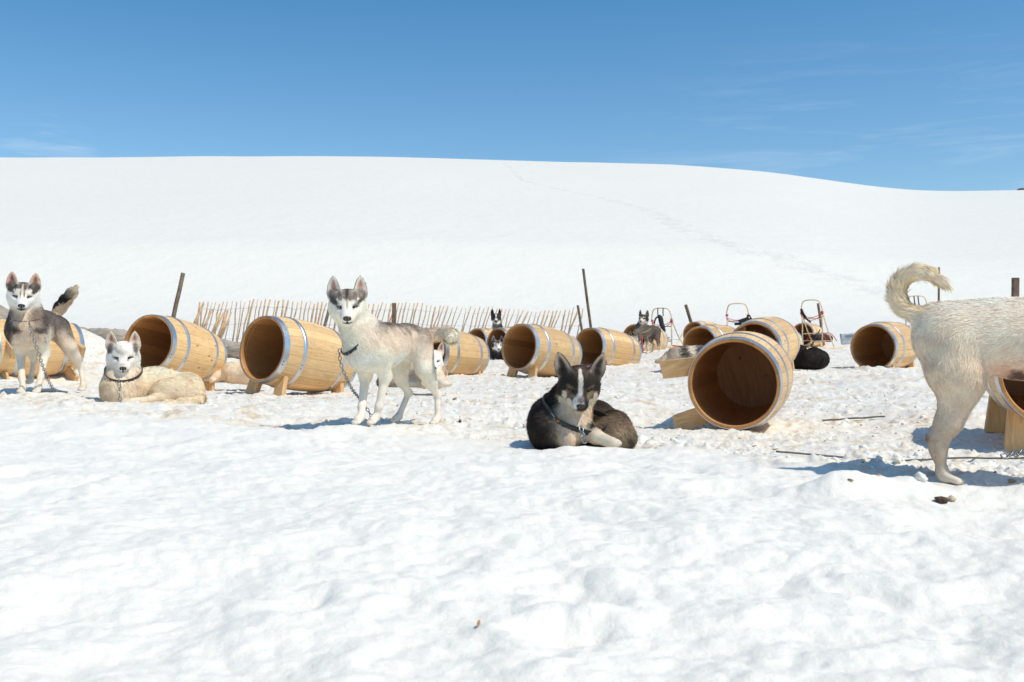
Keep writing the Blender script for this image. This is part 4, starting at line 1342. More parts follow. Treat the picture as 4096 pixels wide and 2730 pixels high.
def dog_left():
    G = VF(143, 1580, 6.75); T = lm(15)
    top = grad([(.24, (.66, .58, .47)), (.36, (.60, .50, .39)), (.42, (.40, .31, .24)), (.48, (.22, .175, .145)), (.56, (.12, .10, .09))], .04)
    legc = grad([(.0, (.60, .50, .40)), (.12, (.68, .60, .49)), (.3, (.70, .64, .54))], .02)
    pal = dict(face=(.74, .70, .64), throat=(.56, .44, .30), chin=(.60, .48, .34), trunk=top, chest=(.60, .49, .36), bib=(.50, .385, .275),
               neck=grad([(.47, (.52, .41, .30)), (.56, (.30, .225, .17)), (.66, (.10, .08, .07))], .05),
               ear_in=(.34, .13, .10), ear_rim=(.70, .56, .42), ear_back=(.30, .23, .18), ear_tuft=(.72, .52, .40), earbase=(.16, .12, .10),
               nose=(.030, .022, .022), lid=(.07, .05, .045),
               paint=[((-.03, 0, .072), (.14, .14, .056), (.085, .066, .056), .25, .5, False, 0),
                      ((.02, .0, .088), (.06, .05, .02), (.24, .165, .12), .6, .5, False, 0),
                      ((.06, .025, .024), (.05, .0165, .021), (.66, .58, .47), .3, .3, True, .1),
                      ((.06, .0, .03), (.06, .006, .045), (.60, .50, .40), .5, .2, False, 0),
                      ((.07, .0115, .01), (.05, .0042, .034), (.10, .075, .062), .5, .25, True, 0),
                      ((.02, .074, .030), (.07, .030, .018), (.075, .058, .05), .4, .5, True, .35),
                      ((.02, .050, .070), (.06, .028, .011), (.045, .035, .032), .5, .4, True, .9),
                      ((.135, 0, -.058), (.04, .026, .014), (.10, .08, .07), .5, .2, False, 0)])
    B = Body()
    look = unit((-.05, -.94, -.34))
    hc = head_eye(G(90, 1185, -.30), look)
    stand_body(B, T, pal, hc + np.array([.02, .06, -.04]), z=.015, chest_w=.1)
    head(B, hc, look, pal, roll=-2.5, earlen=.083, fluff=1.03)
    leg_fore(B, T, (.185, .072, .42), G(151, 1576, -.28) @ np.array([T(1, 0, 0), T(0, 1, 0), [0, 0, 1.0]]).T, legc)
    leg_fore(B, T, (.185, -.072, .42), G(90, 1576, -.28) @ np.array([T(1, 0, 0), T(0, 1, 0), [0, 0, 1.0]]).T, legc)
    inv = np.array([T(1, 0, 0), T(0, 1, 0), [0, 0, 1.0]]).T
    leg_hind(B, T, (-.25, .075, .46), G(330, 1566, .12) @ inv, legc, hock_b=.07, thigh=grad([(.2, (.66, .57, .46)), (.36, (.55, .45, .35)), (.44, (.30, .24, .20)), (.5, (.17, .14, .12))], .04))
    leg_hind(B, T, (-.25, -.05, .46), G(120, 1538, .22) @ inv, legc, hock_b=.07)
    tp = [G(218, 1268, .30), G(240, 1232, .30), G(262, 1203, .28), G(285, 1175, .24), G(303, 1152, .20)]
    tcol = lambda P: np.where(((P - G(252, 1216, .29)) @ unit((.6, 0, -.8)) + .012 * vnoise3(P, 30, 2) > .004)[:, None], np.array([(.50, .39, .27)]), np.array([(.035, .028, .026)]))
    B.chain(tp[:4], [.034, .036, .036, .032], tcol, .03, .034)
    B.chain(tp[3:], [.032, .015], (.66, .56, .42), .03, .036)
    # collar of dark fur down to the breast
    B.add_paint(None, G(36, 1320, -.2), (.026, .14, .10), (.10, .075, .062), .5, .6, 0)
    B.add_paint(None, G(178, 1296, -.16), (.022, .12, .10), (.09, .07, .06), .5, .6, 0)
    B.add_paint(None, G(60, 1316, -.3), (.036, .10, .020), (.12, .09, .072), .6, .6, 0)
    B.add_paint(None, G(158, 1320, -.28), (.030, .10, .018), (.13, .10, .08), .6, .6, 0)
    B.add_paint(None, G(140, 1262, -.28), (.03, .08, .045), (.27, .20, .155), .7, .6, 0)
    finish_dog('left', B, G.o, -G.az, 'standing dark faced husky with raised black tail, front on at far left', .0044, 105000, (M_IRIS_BLUE, M_IRIS_BLUE), 12, openk=.9, lscale=.75)
    return G

def dog_cream():
    G = VF(560, 1640, 6.35); Z = zoomed(380, 1040, 2.529)(G)
    bc = grad([(.0, (.52, .41, .29)), (.10, CREAM2), (.20, CREAM), (.27, (.70, .63, .52))], .03)
    pal = dict(face=(.73, .69, .63), throat=(.60, .50, .38), chin=(.70, .63, .54),
               ear_in=(.40, .20, .17), ear_rim=(.80, .70, .56), ear_back=(.62, .53, .42), ear_tuft=(.82, .68, .54), earbase=(.58, .49, .39),
               nose=(.026, .020, .021), lid=(.10, .07, .065),
               paint=[((.0, .072, .035), (.07, .017, .034), (.12, .10, .09), .5, .6, True, .35),
                      ((.03, -.030, .045), (.05, .034, .022), (.34, .31, .29), .7, .6, False, -.5),
                      ((.06, .0, .025), (.05, .018, .020), (.48, .43, .38), .8, .5, False, 0),
                      ((.09, .026, -.003), (.04, .007, .006), (.60, .35, .29), .6, .1, True, 0),
                      ((.148, 0, -.012), (.03, .015, .008), (.62, .45, .40), .6, .2, False, 0),
                      ((.135, .024, -.055), (.03, .008, .010), (.55, .36, .32), .6, .2, True, 0)])
    B = Body()
    back = (1, .2, -.1)
    B.ell(Z(265, 1330, -.02), (.122, .14, .125), bc, .05, .038, (.2, -.2, -1))
    B.cone(Z(330, 1290, .05), Z(620, 1290, .10), .125, .118, bc, .06, .032, back)
    B.cone(Z(620, 1290, .10), Z(900, 1300, .07), .118, .095, bc, .06, .032, back)
    B.ell(Z(955, 1300, .02), (.088, .10, .090), bc, .05, .032, (1, -.1, -.6))
    B.ell(Z(800, 1330, -.075), (.150, .072, .088), bc, .014, .030, (.9, -.1, -.45))
    B.cone(Z(700, 1400, -.10), Z(560, 1425, -.14), .052, .032, bc, .016, .016)
    B.cone(Z(560, 1425, -.135), Z(345, 1440, -.165), .031, .025, (.74, .65, .52), .015, .011)
    B.ell(Z(320, 1442, -.168), (.032, .025, .023), (.66, .57, .46), .02, .010, (-1, 0, 0))
    tp = [Z(1040, 1330, .02), Z(1055, 1400, -.05), Z(1000, 1440, -.11), Z(880, 1448, -.155), Z(720, 1465, -.18), Z(560, 1482, -.195), Z(330, 1488, -.205)]
    B.chain(tp, [.042, .038, .030, .027, .025, .020, .010], grad([(.0, (.70, .59, .45)), (.1, (.62, .51, .38))], .02), .012, .038)
    for x, n in ((215, -.115), (265, -.13)):
        B.cone(Z(x + 10, 1440, n + .07), Z(x, 1475, n), .034, .027, (.58, .47, .35), .03, .014)
        B.ell(Z(x - 4, 1484, n - .025), (.026, .034, .020), (.62, .52, .40), .015, .010, (0, -1, 0))
    look = unit((.0, -.91, -.38))
    hc = head_eye(Z(284, 985, -.10), look)
    B.cone(Z(280, 1230, .02), hc + np.array([0, .05, -.05]), .108, .084, bc, .05, .038, (0, -.1, -1))
    B.cone(Z(275, 1260, -.06), hc + np.array([0, .01, -.09]), .092, .072, (.56, .45, .33), .05, .038, (0, -.2, -1))
    head(B, hc, look, pal, roll=0.5, earlen=.085, fluff=.97)
    finish_dog('cream', B, G.o, -G.az, 'cream husky lying with head up and one eye shut, orange flash on its collar', .0044, 110000, (M_IRIS_BROWN, M_IRIS_BROWN), 13, openk=(.75, .30), lscale=.8)
    return G

def dog_black():
    G = VF(2330, 1795, 4.62); Z = zoomed(2050, 1380, 3.564)(G)
    dk = lambda P: np.array(DARK) * (1 + .5 * vnoise3(P, 20, 8))[:, None]
    hn = grad([(.0, (.13, .09, .06)), (.07, (.33, .235, .15)), (.13, (.23, .16, .11)), (.19, (.06, .045, .036))], .04)
    pal = dict(face=DARK, throat=(.42, .32, .22), chin=(.50, .41, .31),
               ear_in=(.075, .055, .045), ear_rim=(.06, .045, .038), ear_back=(.05, .038, .032), ear_tuft=(.56, .46, .37), earbase=DARK,
               nose=(.020, .017, .017), lid=(.02, .016, .015),
               paint=[((.0, 0, .085), (.07, .05, .022), (.13, .085, .065), .6, .6, False, 0),
                      ((.06, -.002, .044), (.07, .011, .040), (.62, .56, .48), .22, .25, False, 0),
                      ((.08, -.001, .008), (.06, .012, .020), (.42, .40, .38), .4, .25, False, 0),
                      ((.11, -.006, -.026), (.06, .024, .026), (.74, .72, .70), .30, .25, False, .1),
                      ((.12, -.022, -.042), (.04, .014, .030), (.74, .72, .70), .35, .2, False, 0),
                      ((.085, .041, -.012), (.04, .021, .020), (.22, .15, .09), .4, .3, True, .0),
                      ((.075, .044, .012), (.04, .018, .010), (.16, .11, .07), .5, .3, True, .2),
                      ((.08, .040, -.052), (.05, .021, .020), (.58, .51, .42), .35, .4, True, -.3),
                      ((.04, .066, -.034), (.06, .010, .022), (.56, .48, .38), .35, .4, True, .2),
                      ((.05, .05, -.075), (.07, .045, .022), (.50, .41, .30), .5, .4, True, .2),
                      ((.10, 0, -.070), (.06, .03, .016), (.52, .43, .32), .4, .3, False, 0),
                      ((.146, -.002, -.012), (.03, .012, .012), (.20, .14, .13), .6, .4, False, 0)])
    B = Body()
    B.ell(Z(480, 1160, .07), (.084, .15, .112), dk, .05, .034, (-.5, .6, -.6))
    B.ell(Z(780, 1190, -.01), (.105, .10, .095), dk, .05, .036, (0, -.2, -1))
    B.cone(Z(600, 1120, .15), Z(800, 1100, .27), .105, .105, dk, .06, .032, (.3, 1, -.2))
    B.cone(Z(800, 1100, .27), Z(1180, 1090, .26), .105, .088, hn, .06, .030, (1, .1, -.2))
    B.cone(Z(1180, 1090, .26), Z(1440, 1190, .12), .088, .072, hn, .06, .030, (.9, -.4, -.4))
    B.cone(Z(1440, 1190, .12), Z(1600, 1310, .02), .074, .052, hn, .05, .030, (.6, -.6, -.6))
    B.ell(Z(1390, 1235, .02), (.105, .085, .070), hn, .016, .028, (.8, -.2, -.6))
    B.cone(Z(1600, 1330, .0), Z(1640, 1410, -.05), .040, .028, (.06, .045, .036), .03, .030, (.1, -.3, -1))
    B.cone(Z(1440, 1330, -.02), Z(1500, 1400, -.08), .045, .035, (.28, .21, .14), .03, .024)
    cr = (.52, .42, .31)
    B.cone(Z(1000, 1210, -.07), Z(1180, 1300, -.12), .045, .036, (.56, .47, .36), .03, .016)
    B.cone(Z(1180, 1300, -.13), Z(1400, 1385, -.175), .031, .024, (.74, .66, .54), .012, .010)
    B.ell(Z(1440, 1400, -.17), (.036, .026, .020), (.66, .60, .50), .015, .008, (1, 0, 0))
    B.cone(Z(760, 1300, -.08), Z(800, 1390, -.13), .045, .034, cr, .03, .014)
    look = unit((.05, -.88, -.47))
    hc = head_eye(Z(968, 634, -.12), look)
    B.cone(Z(640, 1000, .07), hc + np.array([-.015, .07, -.035]), .100, .082, dk, .05, .036, (-.4, .3, -.8))
    B.cone(Z(830, 1130, -.05), hc + np.array([.0, .015, -.085]), .080, .062, (.46, .36, .26), .05, .034, (0, -.1, -1))
    head(B, hc, look, pal, roll=-1.5, sc=.98, earlen=.094, earspread=.006, fluff=.98, earout=.34, earw=.041)
    B.add_paint(None, Z(880, 1210, -.11), (.048, .07, .085), cr, .35, .5)
    B.add_paint(None, Z(1110, 1200, -.08), (.026, .06, .05), DARK, .4, .5)
    finish_dog('black', B, G.o, -G.az, 'black and tan dog with a white blaze lying in a snow hollow, squinting', .0042, 130000, (M_IRIS_BROWN, M_IRIS_BROWN), 14, openk=(.9, .75), lscale=.8)
    return G

def dog_white():
    G = VF(3770, 1925, 3.33); Z = zoomed(3360, 1000, 1.633)(G); M_ = .085
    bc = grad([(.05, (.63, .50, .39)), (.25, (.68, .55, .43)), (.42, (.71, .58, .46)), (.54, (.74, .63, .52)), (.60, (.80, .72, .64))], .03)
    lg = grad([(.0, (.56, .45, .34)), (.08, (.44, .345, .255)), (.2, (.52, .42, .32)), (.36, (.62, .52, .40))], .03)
    pal = dict(face=WHITE, throat=CREAM, chin=WHITE, ear_in=PINK, ear_rim=CREAM, ear_back=CREAM, ear_tuft=WHITE, earbase=WHITE, paint=[])
    B = Body()
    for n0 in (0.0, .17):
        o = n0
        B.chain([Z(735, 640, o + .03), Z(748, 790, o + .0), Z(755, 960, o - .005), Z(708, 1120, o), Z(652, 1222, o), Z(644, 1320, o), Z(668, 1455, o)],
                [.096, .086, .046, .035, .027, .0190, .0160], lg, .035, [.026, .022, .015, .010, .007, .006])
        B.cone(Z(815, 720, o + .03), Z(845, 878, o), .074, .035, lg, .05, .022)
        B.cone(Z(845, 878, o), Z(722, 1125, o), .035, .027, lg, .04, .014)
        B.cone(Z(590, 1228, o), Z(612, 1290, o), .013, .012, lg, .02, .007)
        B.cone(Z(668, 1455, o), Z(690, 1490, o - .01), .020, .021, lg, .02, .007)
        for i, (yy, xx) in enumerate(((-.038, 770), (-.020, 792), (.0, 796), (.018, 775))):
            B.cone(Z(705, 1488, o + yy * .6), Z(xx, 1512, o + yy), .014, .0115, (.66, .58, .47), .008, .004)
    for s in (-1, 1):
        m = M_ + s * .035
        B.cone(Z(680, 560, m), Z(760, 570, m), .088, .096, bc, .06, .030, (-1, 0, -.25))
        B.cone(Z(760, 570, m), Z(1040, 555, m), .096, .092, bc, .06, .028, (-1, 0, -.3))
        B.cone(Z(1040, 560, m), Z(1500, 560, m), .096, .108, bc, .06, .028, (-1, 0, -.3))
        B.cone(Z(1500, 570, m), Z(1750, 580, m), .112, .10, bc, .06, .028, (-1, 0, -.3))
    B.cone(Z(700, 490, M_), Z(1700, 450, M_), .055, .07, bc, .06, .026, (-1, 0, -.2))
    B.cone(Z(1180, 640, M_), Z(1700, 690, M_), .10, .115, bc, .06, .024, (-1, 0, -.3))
    B.cone(Z(1740, 560, M_), Z(1980, 330, M_), .105, .085, bc, .06, .034, (-.6, 0, -.7))
    hc = Z(2030, 270, M_)
    head(B, hc, (1, -.05, -.1), pal)
    for n0 in (.02, .15):
        B.cone(Z(1640, 650, n0), Z(1590, 900, n0), .066, .045, bc, .05, .02)
        B.cone(Z(1590, 900, n0), Z(1640, 1250, n0), .04, .027, lg, .03, .012); B.cone(Z(1640, 1250, n0), Z(1650, 1470, n0), .026, .022, lg, .02, .01)
        B.cone(Z(1650, 1480, n0), Z(1700, 1505, n0), .024, .023, lg, .02, .008)
    Q = zoomed(3300, 1040, 2.956)(G)
    tp = [Q(1270, 660, M_), Q(1090, 655, M_), Q(950, 585, M_), Q(862, 470, M_), Q(850, 345, M_), Q(920, 225, M_), Q(1050, 150, M_), Q(1200, 160, M_), Q(1350, 245, M_), Q(1490, 335, M_)]
    tcol = lambda P: np.array([(.76, .635, .49)]) - np.clip(1 - np.linalg.norm(P - Q(1080, 420, M_), axis=1)[:, None] / .085, 0, 1) * np.array([[.06, .12, .20]])
    B.chain(tp, [.032, .022, .020, .020, .020, .019, .018, .015, .010, .004], tcol, .03, [.044, .050, .054, .056, .056, .052, .048, .042, .036])
    B.add_paint(None, Z(570, 1232, 0), (.010, .03, .016), (.30, .17, .10), .6, .4)
    B.add_paint(None, Z(625, 1238, 0), (.018, .03, .012), (.38, .30, .24), .7, .4)
    B.add_paint(None, Z(625, 1310, 0), (.007, .03, .045), (.42, .30, .20), .7, .4)
    B.add_paint(None, Z(895, 865, 0), (.010, .06, .022), (.42, .30, .21), .8, .5)
    B.add_paint(None, Z(1080, 765, .05), (.085, .12, .026), (.66, .47, .36), .8, .3)
    B.add_paint(None, Z(1190, 810, .08), (.045, .12, .022), (.20, .11, .08), .5, .5)
    B.add_paint(None, Z(660, 570, 0), (.07, .08, .010), (.50, .42, .34), .8, .6)
    finish_dog('white', B, G.o, -G.az, 'big creamy white dog with curled tail, its head beyond the right photo edge', .0052, 260000, (None, None), 15, wscale=.62, lscale=.66)
    return G

def lying_front(B, G, hc, look, pal, side, bc, leg, head_kw, body_len=.42, chest=(.105, .13, .12), up=.0, fl=.03):
    """a dog lying upright on its chest, body running back to one side (+1 right of the head)"""
    e0 = hc[0]; n0 = hc[1] + .09
    B.ell((e0 - side * .02, n0, .12), chest, bc, .05, fl, (0, -.2, -1))
    p1 = np.array([e0 + side * .06, n0 + .08, .125]); p2 = np.array([e0 + side * body_len * .55, n0 + .17, .125]); p3 = np.array([e0 + side * body_len * .9, n0 + .16, .115])
    B.cone(p1, p2, .118, .112, bc, .06, fl, (side, .3, -.2)); B.cone(p2, p3, .112, .090, bc, .06, fl, (side, .2, -.3))
    B.ell(p3 + np.array([-side * .05, -.085, -.02]), (.125, .06, .082), bc, .04, fl, (side, -.1, -.4))
    B.cone(p3 + np.array([-side * .12, -.13, -.075]), p3 + np.array([-side * .27, -.16, -.09]), .034, .026, leg, .03, .012)
    B.chain([p3 + np.array([side * .05, 0, -.03]), p3 + np.array([side * .06, -.08, -.07]), p3 + np.array([-side * .06, -.18, -.085])], [.04, .04, .02], bc, .03, fl)
    for s in (-1, 1):
        B.cone((e0 + s * .055, n0 - .05, .075), (e0 + s * .06, n0 - .17, .032), .042, .030, leg, .03, .014)
        B.ell((e0 + s * .06, n0 - .20, .026), (.028, .038, .023), leg, .02, .008, (0, -1, 0))
    B.cone((e0, n0 - .0, .17), hc + np.array([0, .05, -.04]), .10, .08, bc, .05, fl, (0, -.1, -1))
    B.cone((e0, n0 - .06, .15), hc + np.array([0, .015, -.085]), .08, .062, pal.get('throat', bc), .05, fl, (0, -.1, -1))
    return head(B, hc, look, pal, **head_kw)

def curled(B, cols, rx=.19, ry=.17, r=.10, hz=.10, start=20, nose_dir=1, fl=.032, head_col=None, ears=True, pal=None):
    """a sleeping dog rolled into a ring, tail over its nose"""
    A = [R(start + i * 42) for i in range(8)]
    rad = [r * .72, r * .95, r * 1.06, r * 1.1, r * 1.1, r * 1.05, r * .92, r * .62]
    P_ = [np.array([rx * math.cos(a), ry * math.sin(a), hz * (1.0 if 1 <= i <= 5 else .82)]) for i, a in enumerate(A)]
    for i in range(7):
        B.cone(P_[i], P_[i + 1], rad[i], rad[i + 1], cols[i % len(cols)], .06, fl, P_[i + 1] - P_[i])
    B.ell((0, -.02, hz * .7), (rx * .8, ry * .8, hz * .8), cols[2 % len(cols)], .05, fl, (0, -1, -.2))
    q = P_[0]
    B.cone(q, q + np.array([-.06, -.09, -.02]), .075, .05, cols[0], .04, fl); B.cone(q + np.array([-.06, -.09, -.02]), q + np.array([-.17, -.11, -.05]), .045, .028, cols[0], .03, .016)
    B.chain([P_[7], P_[7] + np.array([-.03, -.10, -.02]), q + np.array([-.10, -.16, -.06])], [.05, .042, .022], cols[-1], .03, fl + .008)
    if ears and pal:
        for s in (-1, 1):
            h_ = np.array([.1, s * .1, 1.0]); nv = np.array([-.5, -.8, .1])
            org = q + np.array([.0, s * .05, .055])
            B.ear(org, h_, nv, .08, .034, .006, ear_colour(org, h_, nv, .08, .034, pal), .014, .007)

def far_pal(face, cap, ear, **k):
    d = dict(face=face, throat=face, chin=face, ear_in=(.16, .11, .095), ear_rim=ear, ear_back=ear, ear_tuft=(.40, .33, .27), earbase=ear, nose=(.02, .017, .017), lid=(.05, .04, .035),
             paint=[((-.03, 0, .074), (.14, .14, .055), cap, .25, .4, False, 0)])
    d.update(k); return d

def far_dogs():
    # --- dog lying behind the standing grey one, looking out past its thigh
    G = VF(1700, 1552, 8.5); Z = zoomed(1600, 1280, 5.227)(G)
    bc = grad([(0, (.34, .255, .185)), (.10, (.38, .29, .215)), (.2, (.50, .41, .32)), (.3, (.60, .52, .43))], .03)
    pal = far_pal((.74, .70, .65), (.60, .53, .45), (.60, .47, .38), ear_in=(.34, .13, .10), ear_tuft=(.60, .50, .41), nose=(.10, .055, .045))
    pal['paint'] = [((-.02, -.08, .06), (.1, .04, .05), (.14, .10, .08), .3, .4, False, 0)]
    B = Body()
    look = unit((.20, -.93, -.33)); hc = head_eye(Z(690, 845, -.08), look)
    lying_front(B, G, hc, look, pal, -1, bc, (.64, .54, .41), dict(earlen=.095, roll=-9), body_len=.40)
    B.cone(Z(790, 1120, -.06), Z(930, 1290, -.13), .042, .034, (.64, .54, .41), .03, .014); B.ell(Z(985, 1335, -.16), (.045, .03, .024), (.64, .53, .38), .02, .008, (1, 0, 0))
    B.cone(Z(720, 1270, -.12), Z(880, 1320, -.18), .036, .030, (.68, .60, .49), .03, .012); B.ell(Z(915, 1330, -.19), (.040, .03, .024), (.68, .60, .49), .02, .008, (1, 0, 0))
    finish_dog('behind', B, G.o, -G.az, 'white faced dog lying behind the standing grey husky, peeping past its thigh', .0058, 22000, (M_IRIS_BROWN, M_IRIS_BROWN), 21, wscale=1.3, noseh=.002)
    # --- cream dog asleep between the two left barrels
    G = VF(965, 1520, 11.0)
    B = Body(); c1 = grad([(0, (.56, .45, .33)), (.12, (.60, .49, .36)), (.2, (.68, .59, .47))], .03)
    curled(B, [c1], rx=.21, ry=.16, r=.105, hz=.085, start=200, ears=False)
    finish_dog('cream_asleep', B, G.o, -G.az, 'cream dog asleep in the snow between the two left barrels, only its back showing', .0075, 12000, seed=22, wscale=1.6)
    # --- husky in the barrel mouth
    G = VF(1995, 1440, 16.85); Z = zoomed(1920, 1200, 5.227)(G)
    pal = far_pal((.86, .80, .72), (.035, .028, .026), (.05, .04, .036), throat=(.82, .74, .64), ear_in=(.20, .15, .13), ear_tuft=(.45, .38, .33))
    pal['paint'] += [((.02, .085, .0), (.10, .022, .05), (.04, .03, .028), .3, .4, True, 0), ((.07, .0, .05), (.05, .008, .04), (.06, .05, .045), .4, .2, False, 0), ((.06, .04, .026), (.04, .02, .012), (.40, .35, .31), .4, .2, True, 0)]
    B = Body(); look = unit((.14, -.93, -.34)); hc = head_eye(Z(380, 948, .02), look)
    B.ell(hc + np.array([.03, .12, -.20]), (.11, .16, .12), (.035, .028, .026), .05, .03, (0, -.3, -1)); B.cone(hc + np.array([.02, .06, -.12]), hc + np.array([0, .04, -.03]), .10, .08, (.05, .04, .035), .05, .03, (0, 0, -1))
    B.cone(hc + np.array([.05, .2, -.18]), hc + np.array([.22, .42, -.19]), .12, .10, (.06, .048, .042), .06, .03)
    for s in (-1, 1): B.cone(hc + np.array([.03 + s * .06, .06, -.26]), hc + np.array([.02 + s * .06, -.04, -.285]), .035, .028, (.20, .16, .13), .03, .01)
    head(B, hc, look, pal, earlen=.095, roll=2)
    finish_dog('in_barrel', B, G.o, -G.az, 'white masked husky lying inside a barrel kennel and looking out', .008, 9000, (M_IRIS_BROWN, M_IRIS_BROWN), 23, wscale=2.0, noseh=.0035)
    # --- black and white head above the barrels
    G = VF(2030, 1428, 19.2); T = lm(60)
    dk = (.035, .028, .026)
    pal = far_pal((.035, .028, .026), (.03, .025, .023), (.025, .02, .02), throat=(.62, .55, .48), chin=(.62, .56, .50), ear_in=(.04, .03, .028), ear_tuft=(.05, .04, .035), trunk=dk, chest=(.55, .48, .42), bib=(.55, .48, .42), neck=grad([(.5, (.10, .08, .07)), (.6, dk)], .02))
    pal['paint'] = [((.06, 0, .05), (.07, .012, .04), (.62, .58, .54), .3, .2, False, 0), ((.11, 0, -.02), (.06, .030, .028), (.64, .60, .56), .35, .2, False, 0), ((.06, 0, -.075), (.09, .085, .042), (.58, .50, .43), .4, .2, False, 0)]
    B = Body(); look = unit((.02, -.96, -.27)); hc = head_eye(G(1984, 1272, -.12), look)
    stand_body(B, T, pal, hc + np.array([.02, .055, -.04])); head(B, hc, look, pal, earlen=.115)
    for yy in (-.066, .066):
        leg_fore(B, T, (.185, yy, .41), (.20, yy, 0), dk); leg_hind(B, T, (-.245, yy, .455), (-.27, yy * 1.2, 0), dk)
    finish_dog('black_white', B, G.o, -G.az, 'black and white dog standing behind the barrels, only head and neck showing', .009, 8000, (M_IRIS_BROWN, M_IRIS_BROWN), 24, wscale=2.0, noseh=.0035)
    # --- slim dark dog standing beside the sled
    G = VF(2585, 1418, 19.0); T = lm(36)
    tr = grad([(.24, (.50, .40, .31)), (.34, (.30, .225, .17)), (.42, (.155, .118, .098)), (.55, (.10, .078, .068))], .03)
    lg = grad([(0, (.60, .51, .42)), (.16, (.52, .43, .34)), (.24, (.22, .165, .13)), (.34, (.16, .12, .10))], .03)
    pal = far_pal((.60, .53, .45), (.030, .025, .023), (.20, .16, .13), throat=(.58, .49, .39), chin=(.62, .55, .47), trunk=tr, chest=(.52, .43, .33), bib=(.50, .41, .32), neck=grad([(.5, (.17, .13, .105)), (.6, (.06, .046, .04))], .03), ear_tuft=(.34, .28, .23))
    pal['paint'] = [((-.03, 0, .062), (.14, .14, .058), (.030, .025, .023), .25, .4, False, 0), ((.02, .08, .0), (.07, .03, .06), (.035, .028, .026), .3, .4, True, 0), ((.07, .041, .0), (.05, .026, .014), (.035, .028, .026), .4, .2, True, 0), ((.07, .026, .030), (.04, .010, .009), (.60, .52, .42), .4, .1, True, 0)]
    B = Body(); look = unit((-.34, -.92, -.18)); hc = head_eye(G(2569, 1274, -.22), look)
    stand_body(B, T, pal, hc + np.array([.02, .055, -.04]), thin=.92); head(B, hc, look, pal, earlen=.105, roll=-3, fluff=.85)
    inv = np.array([T(1, 0, 0), T(0, 1, 0), [0, 0, 1.0]]).T
    leg_fore(B, T, (.185, .06, .41), G(2592, 1417, -.20) @ inv, lg); leg_fore(B, T, (.185, -.06, .41), G(2568, 1419, -.12) @ inv, lg)
    leg_hind(B, T, (-.245, .06, .455), (-.32, .06, .01), lg, hock_b=.06); leg_hind(B, T, (-.245, -.06, .455), (-.24, -.05, .015), lg, hock_b=.07)
    B.chain([T(-.30, .0, .47), T(-.335, .01, .36), T(-.35, .02, .24), T(-.345, .02, .17)], [.032, .03, .026, .012], (.34, .26, .19), .03, .03)
    finish_dog('slim', B, G.o, -G.az, 'slim dark brown dog with white muzzle standing on a red leash', .0085, 13000, (M_IRIS_BROWN, M_IRIS_BROWN), 25, wscale=1.9, noseh=.0035)
    # --- grey-white dog lying beside it
    G = VF(2545, 1432, 17.2)
    bc = grad([(0, (.30, .26, .22)), (.12, (.17, .145, .125)), (.24, (.12, .10, .09))], .05)
    pal = far_pal((.58, .51, .43), (.14, .115, .10), (.26, .21, .175), throat=(.56, .48, .39), ear_tuft=(.36, .29, .24))
    pal['paint'] = [((-.03, 0, .085), (.14, .14, .05), (.05, .042, .04), .3, .4, False, 0), ((.05, 0, .05), (.05, .05, .03), (.32, .29, .27), .5, .3, False, 0), ((.02, .085, .02), (.07, .025, .05), (.06, .05, .045), .35, .4, True, 0), ((.10, 0, -.01), (.05, .014, .03), (.70, .67, .63), .5, .1, False, 0)]
    B = Body(); look = unit((-.05, -.93, -.36)); hc = head_eye(G(2537, 1364, -.08), look)
    lying_front(B, G, hc, look, pal, -1, bc, (.36, .31, .26), dict(earlen=.095, fluff=1.08), body_len=.36)
    finish_dog('sitting', B, G.o, -G.az, 'grey dog with pale face lying low beside the slim dark dog', .0085, 10000, (M_IRIS_BROWN, M_IRIS_BROWN), 26, wscale=1.9, noseh=.0035)
    # --- grey dog rolled up behind the plank of the toppled barrel
    G = VF(2738, 1462, 13.6)
    B = Body(); pal = far_pal((.3, .25, .2), (.2, .16, .13), (.45, .37, .29))
    curled(B, [(.44, .36, .28), (.44, .36, .28), (.48, .41, .33), (.07, .055, .048), (.52, .45, .37), (.10, .08, .07), (.13, .10, .09), (.4, .32, .25)], rx=.21, ry=.17, r=.115, hz=.13, start=200, pal=pal)
    for (px_, py_, r_, c_) in [(2735, 1410, (.07, .3, .09), (.045, .036, .032)), (2768, 1402, (.06, .3, .07), (.56, .49, .40)), (2795, 1410, (.07, .3, .09), (.07, .055, .048)), (2700, 1420, (.06, .3, .04), (.50, .42, .33)), (2752, 1424, (.05, .3, .05), (.05, .04, .035))]:
        B.add_paint(None, G(px_, py_, -.05), r_, c_, .5, .9)
    finish_dog('grey_asleep', B, G.o, -G.az, 'grey and black dog curled up asleep behind the upper plank of the toppled barrel', .008, 12000, seed=27, wscale=1.7)
    # --- black dog rolled up at right
    G = VF(3222, 1470, 12.2)
    B = Body(); bl = lambda P: np.array([(.022, .017, .015)]) * (1 + .5 * vnoise3(P, 22, 9))[:, None]
    curled(B, [bl], rx=.165, ry=.16, r=.095, hz=.10, start=150, ears=False)
    B.ell((.10, -.05, .125), (.115, .13, .125), bl, .02, .026, (.3, -.4, -.7)); B.ell((-.10, .06, .18), (.13, .13, .105), bl, .025, .026, (-.5, -.3, -.3)); B.cone((-.12, -.14, .06), (.10, -.20, .05), .06, .05, bl, .02, .03)
    B.ell((.02, -.16, .10), (.07, .06, .05), bl, .015, .016, (1, 0, 0))
    finish_dog('black_asleep', B, G.o, -G.az, 'black dog curled into a ball on the snow right of the toppled barrel', .0075, 16000, seed=28, wscale=1.5, lscale=.8)
    # --- dog in the barrel behind the toppled one: one ear shows
    G = VF(2990, 1470, 11.35)
    pal = far_pal((.50, .42, .33), (.40, .32, .25), (.42, .34, .26), ear_in=(.36, .28, .21), ear_tuft=(.50, .41, .32))
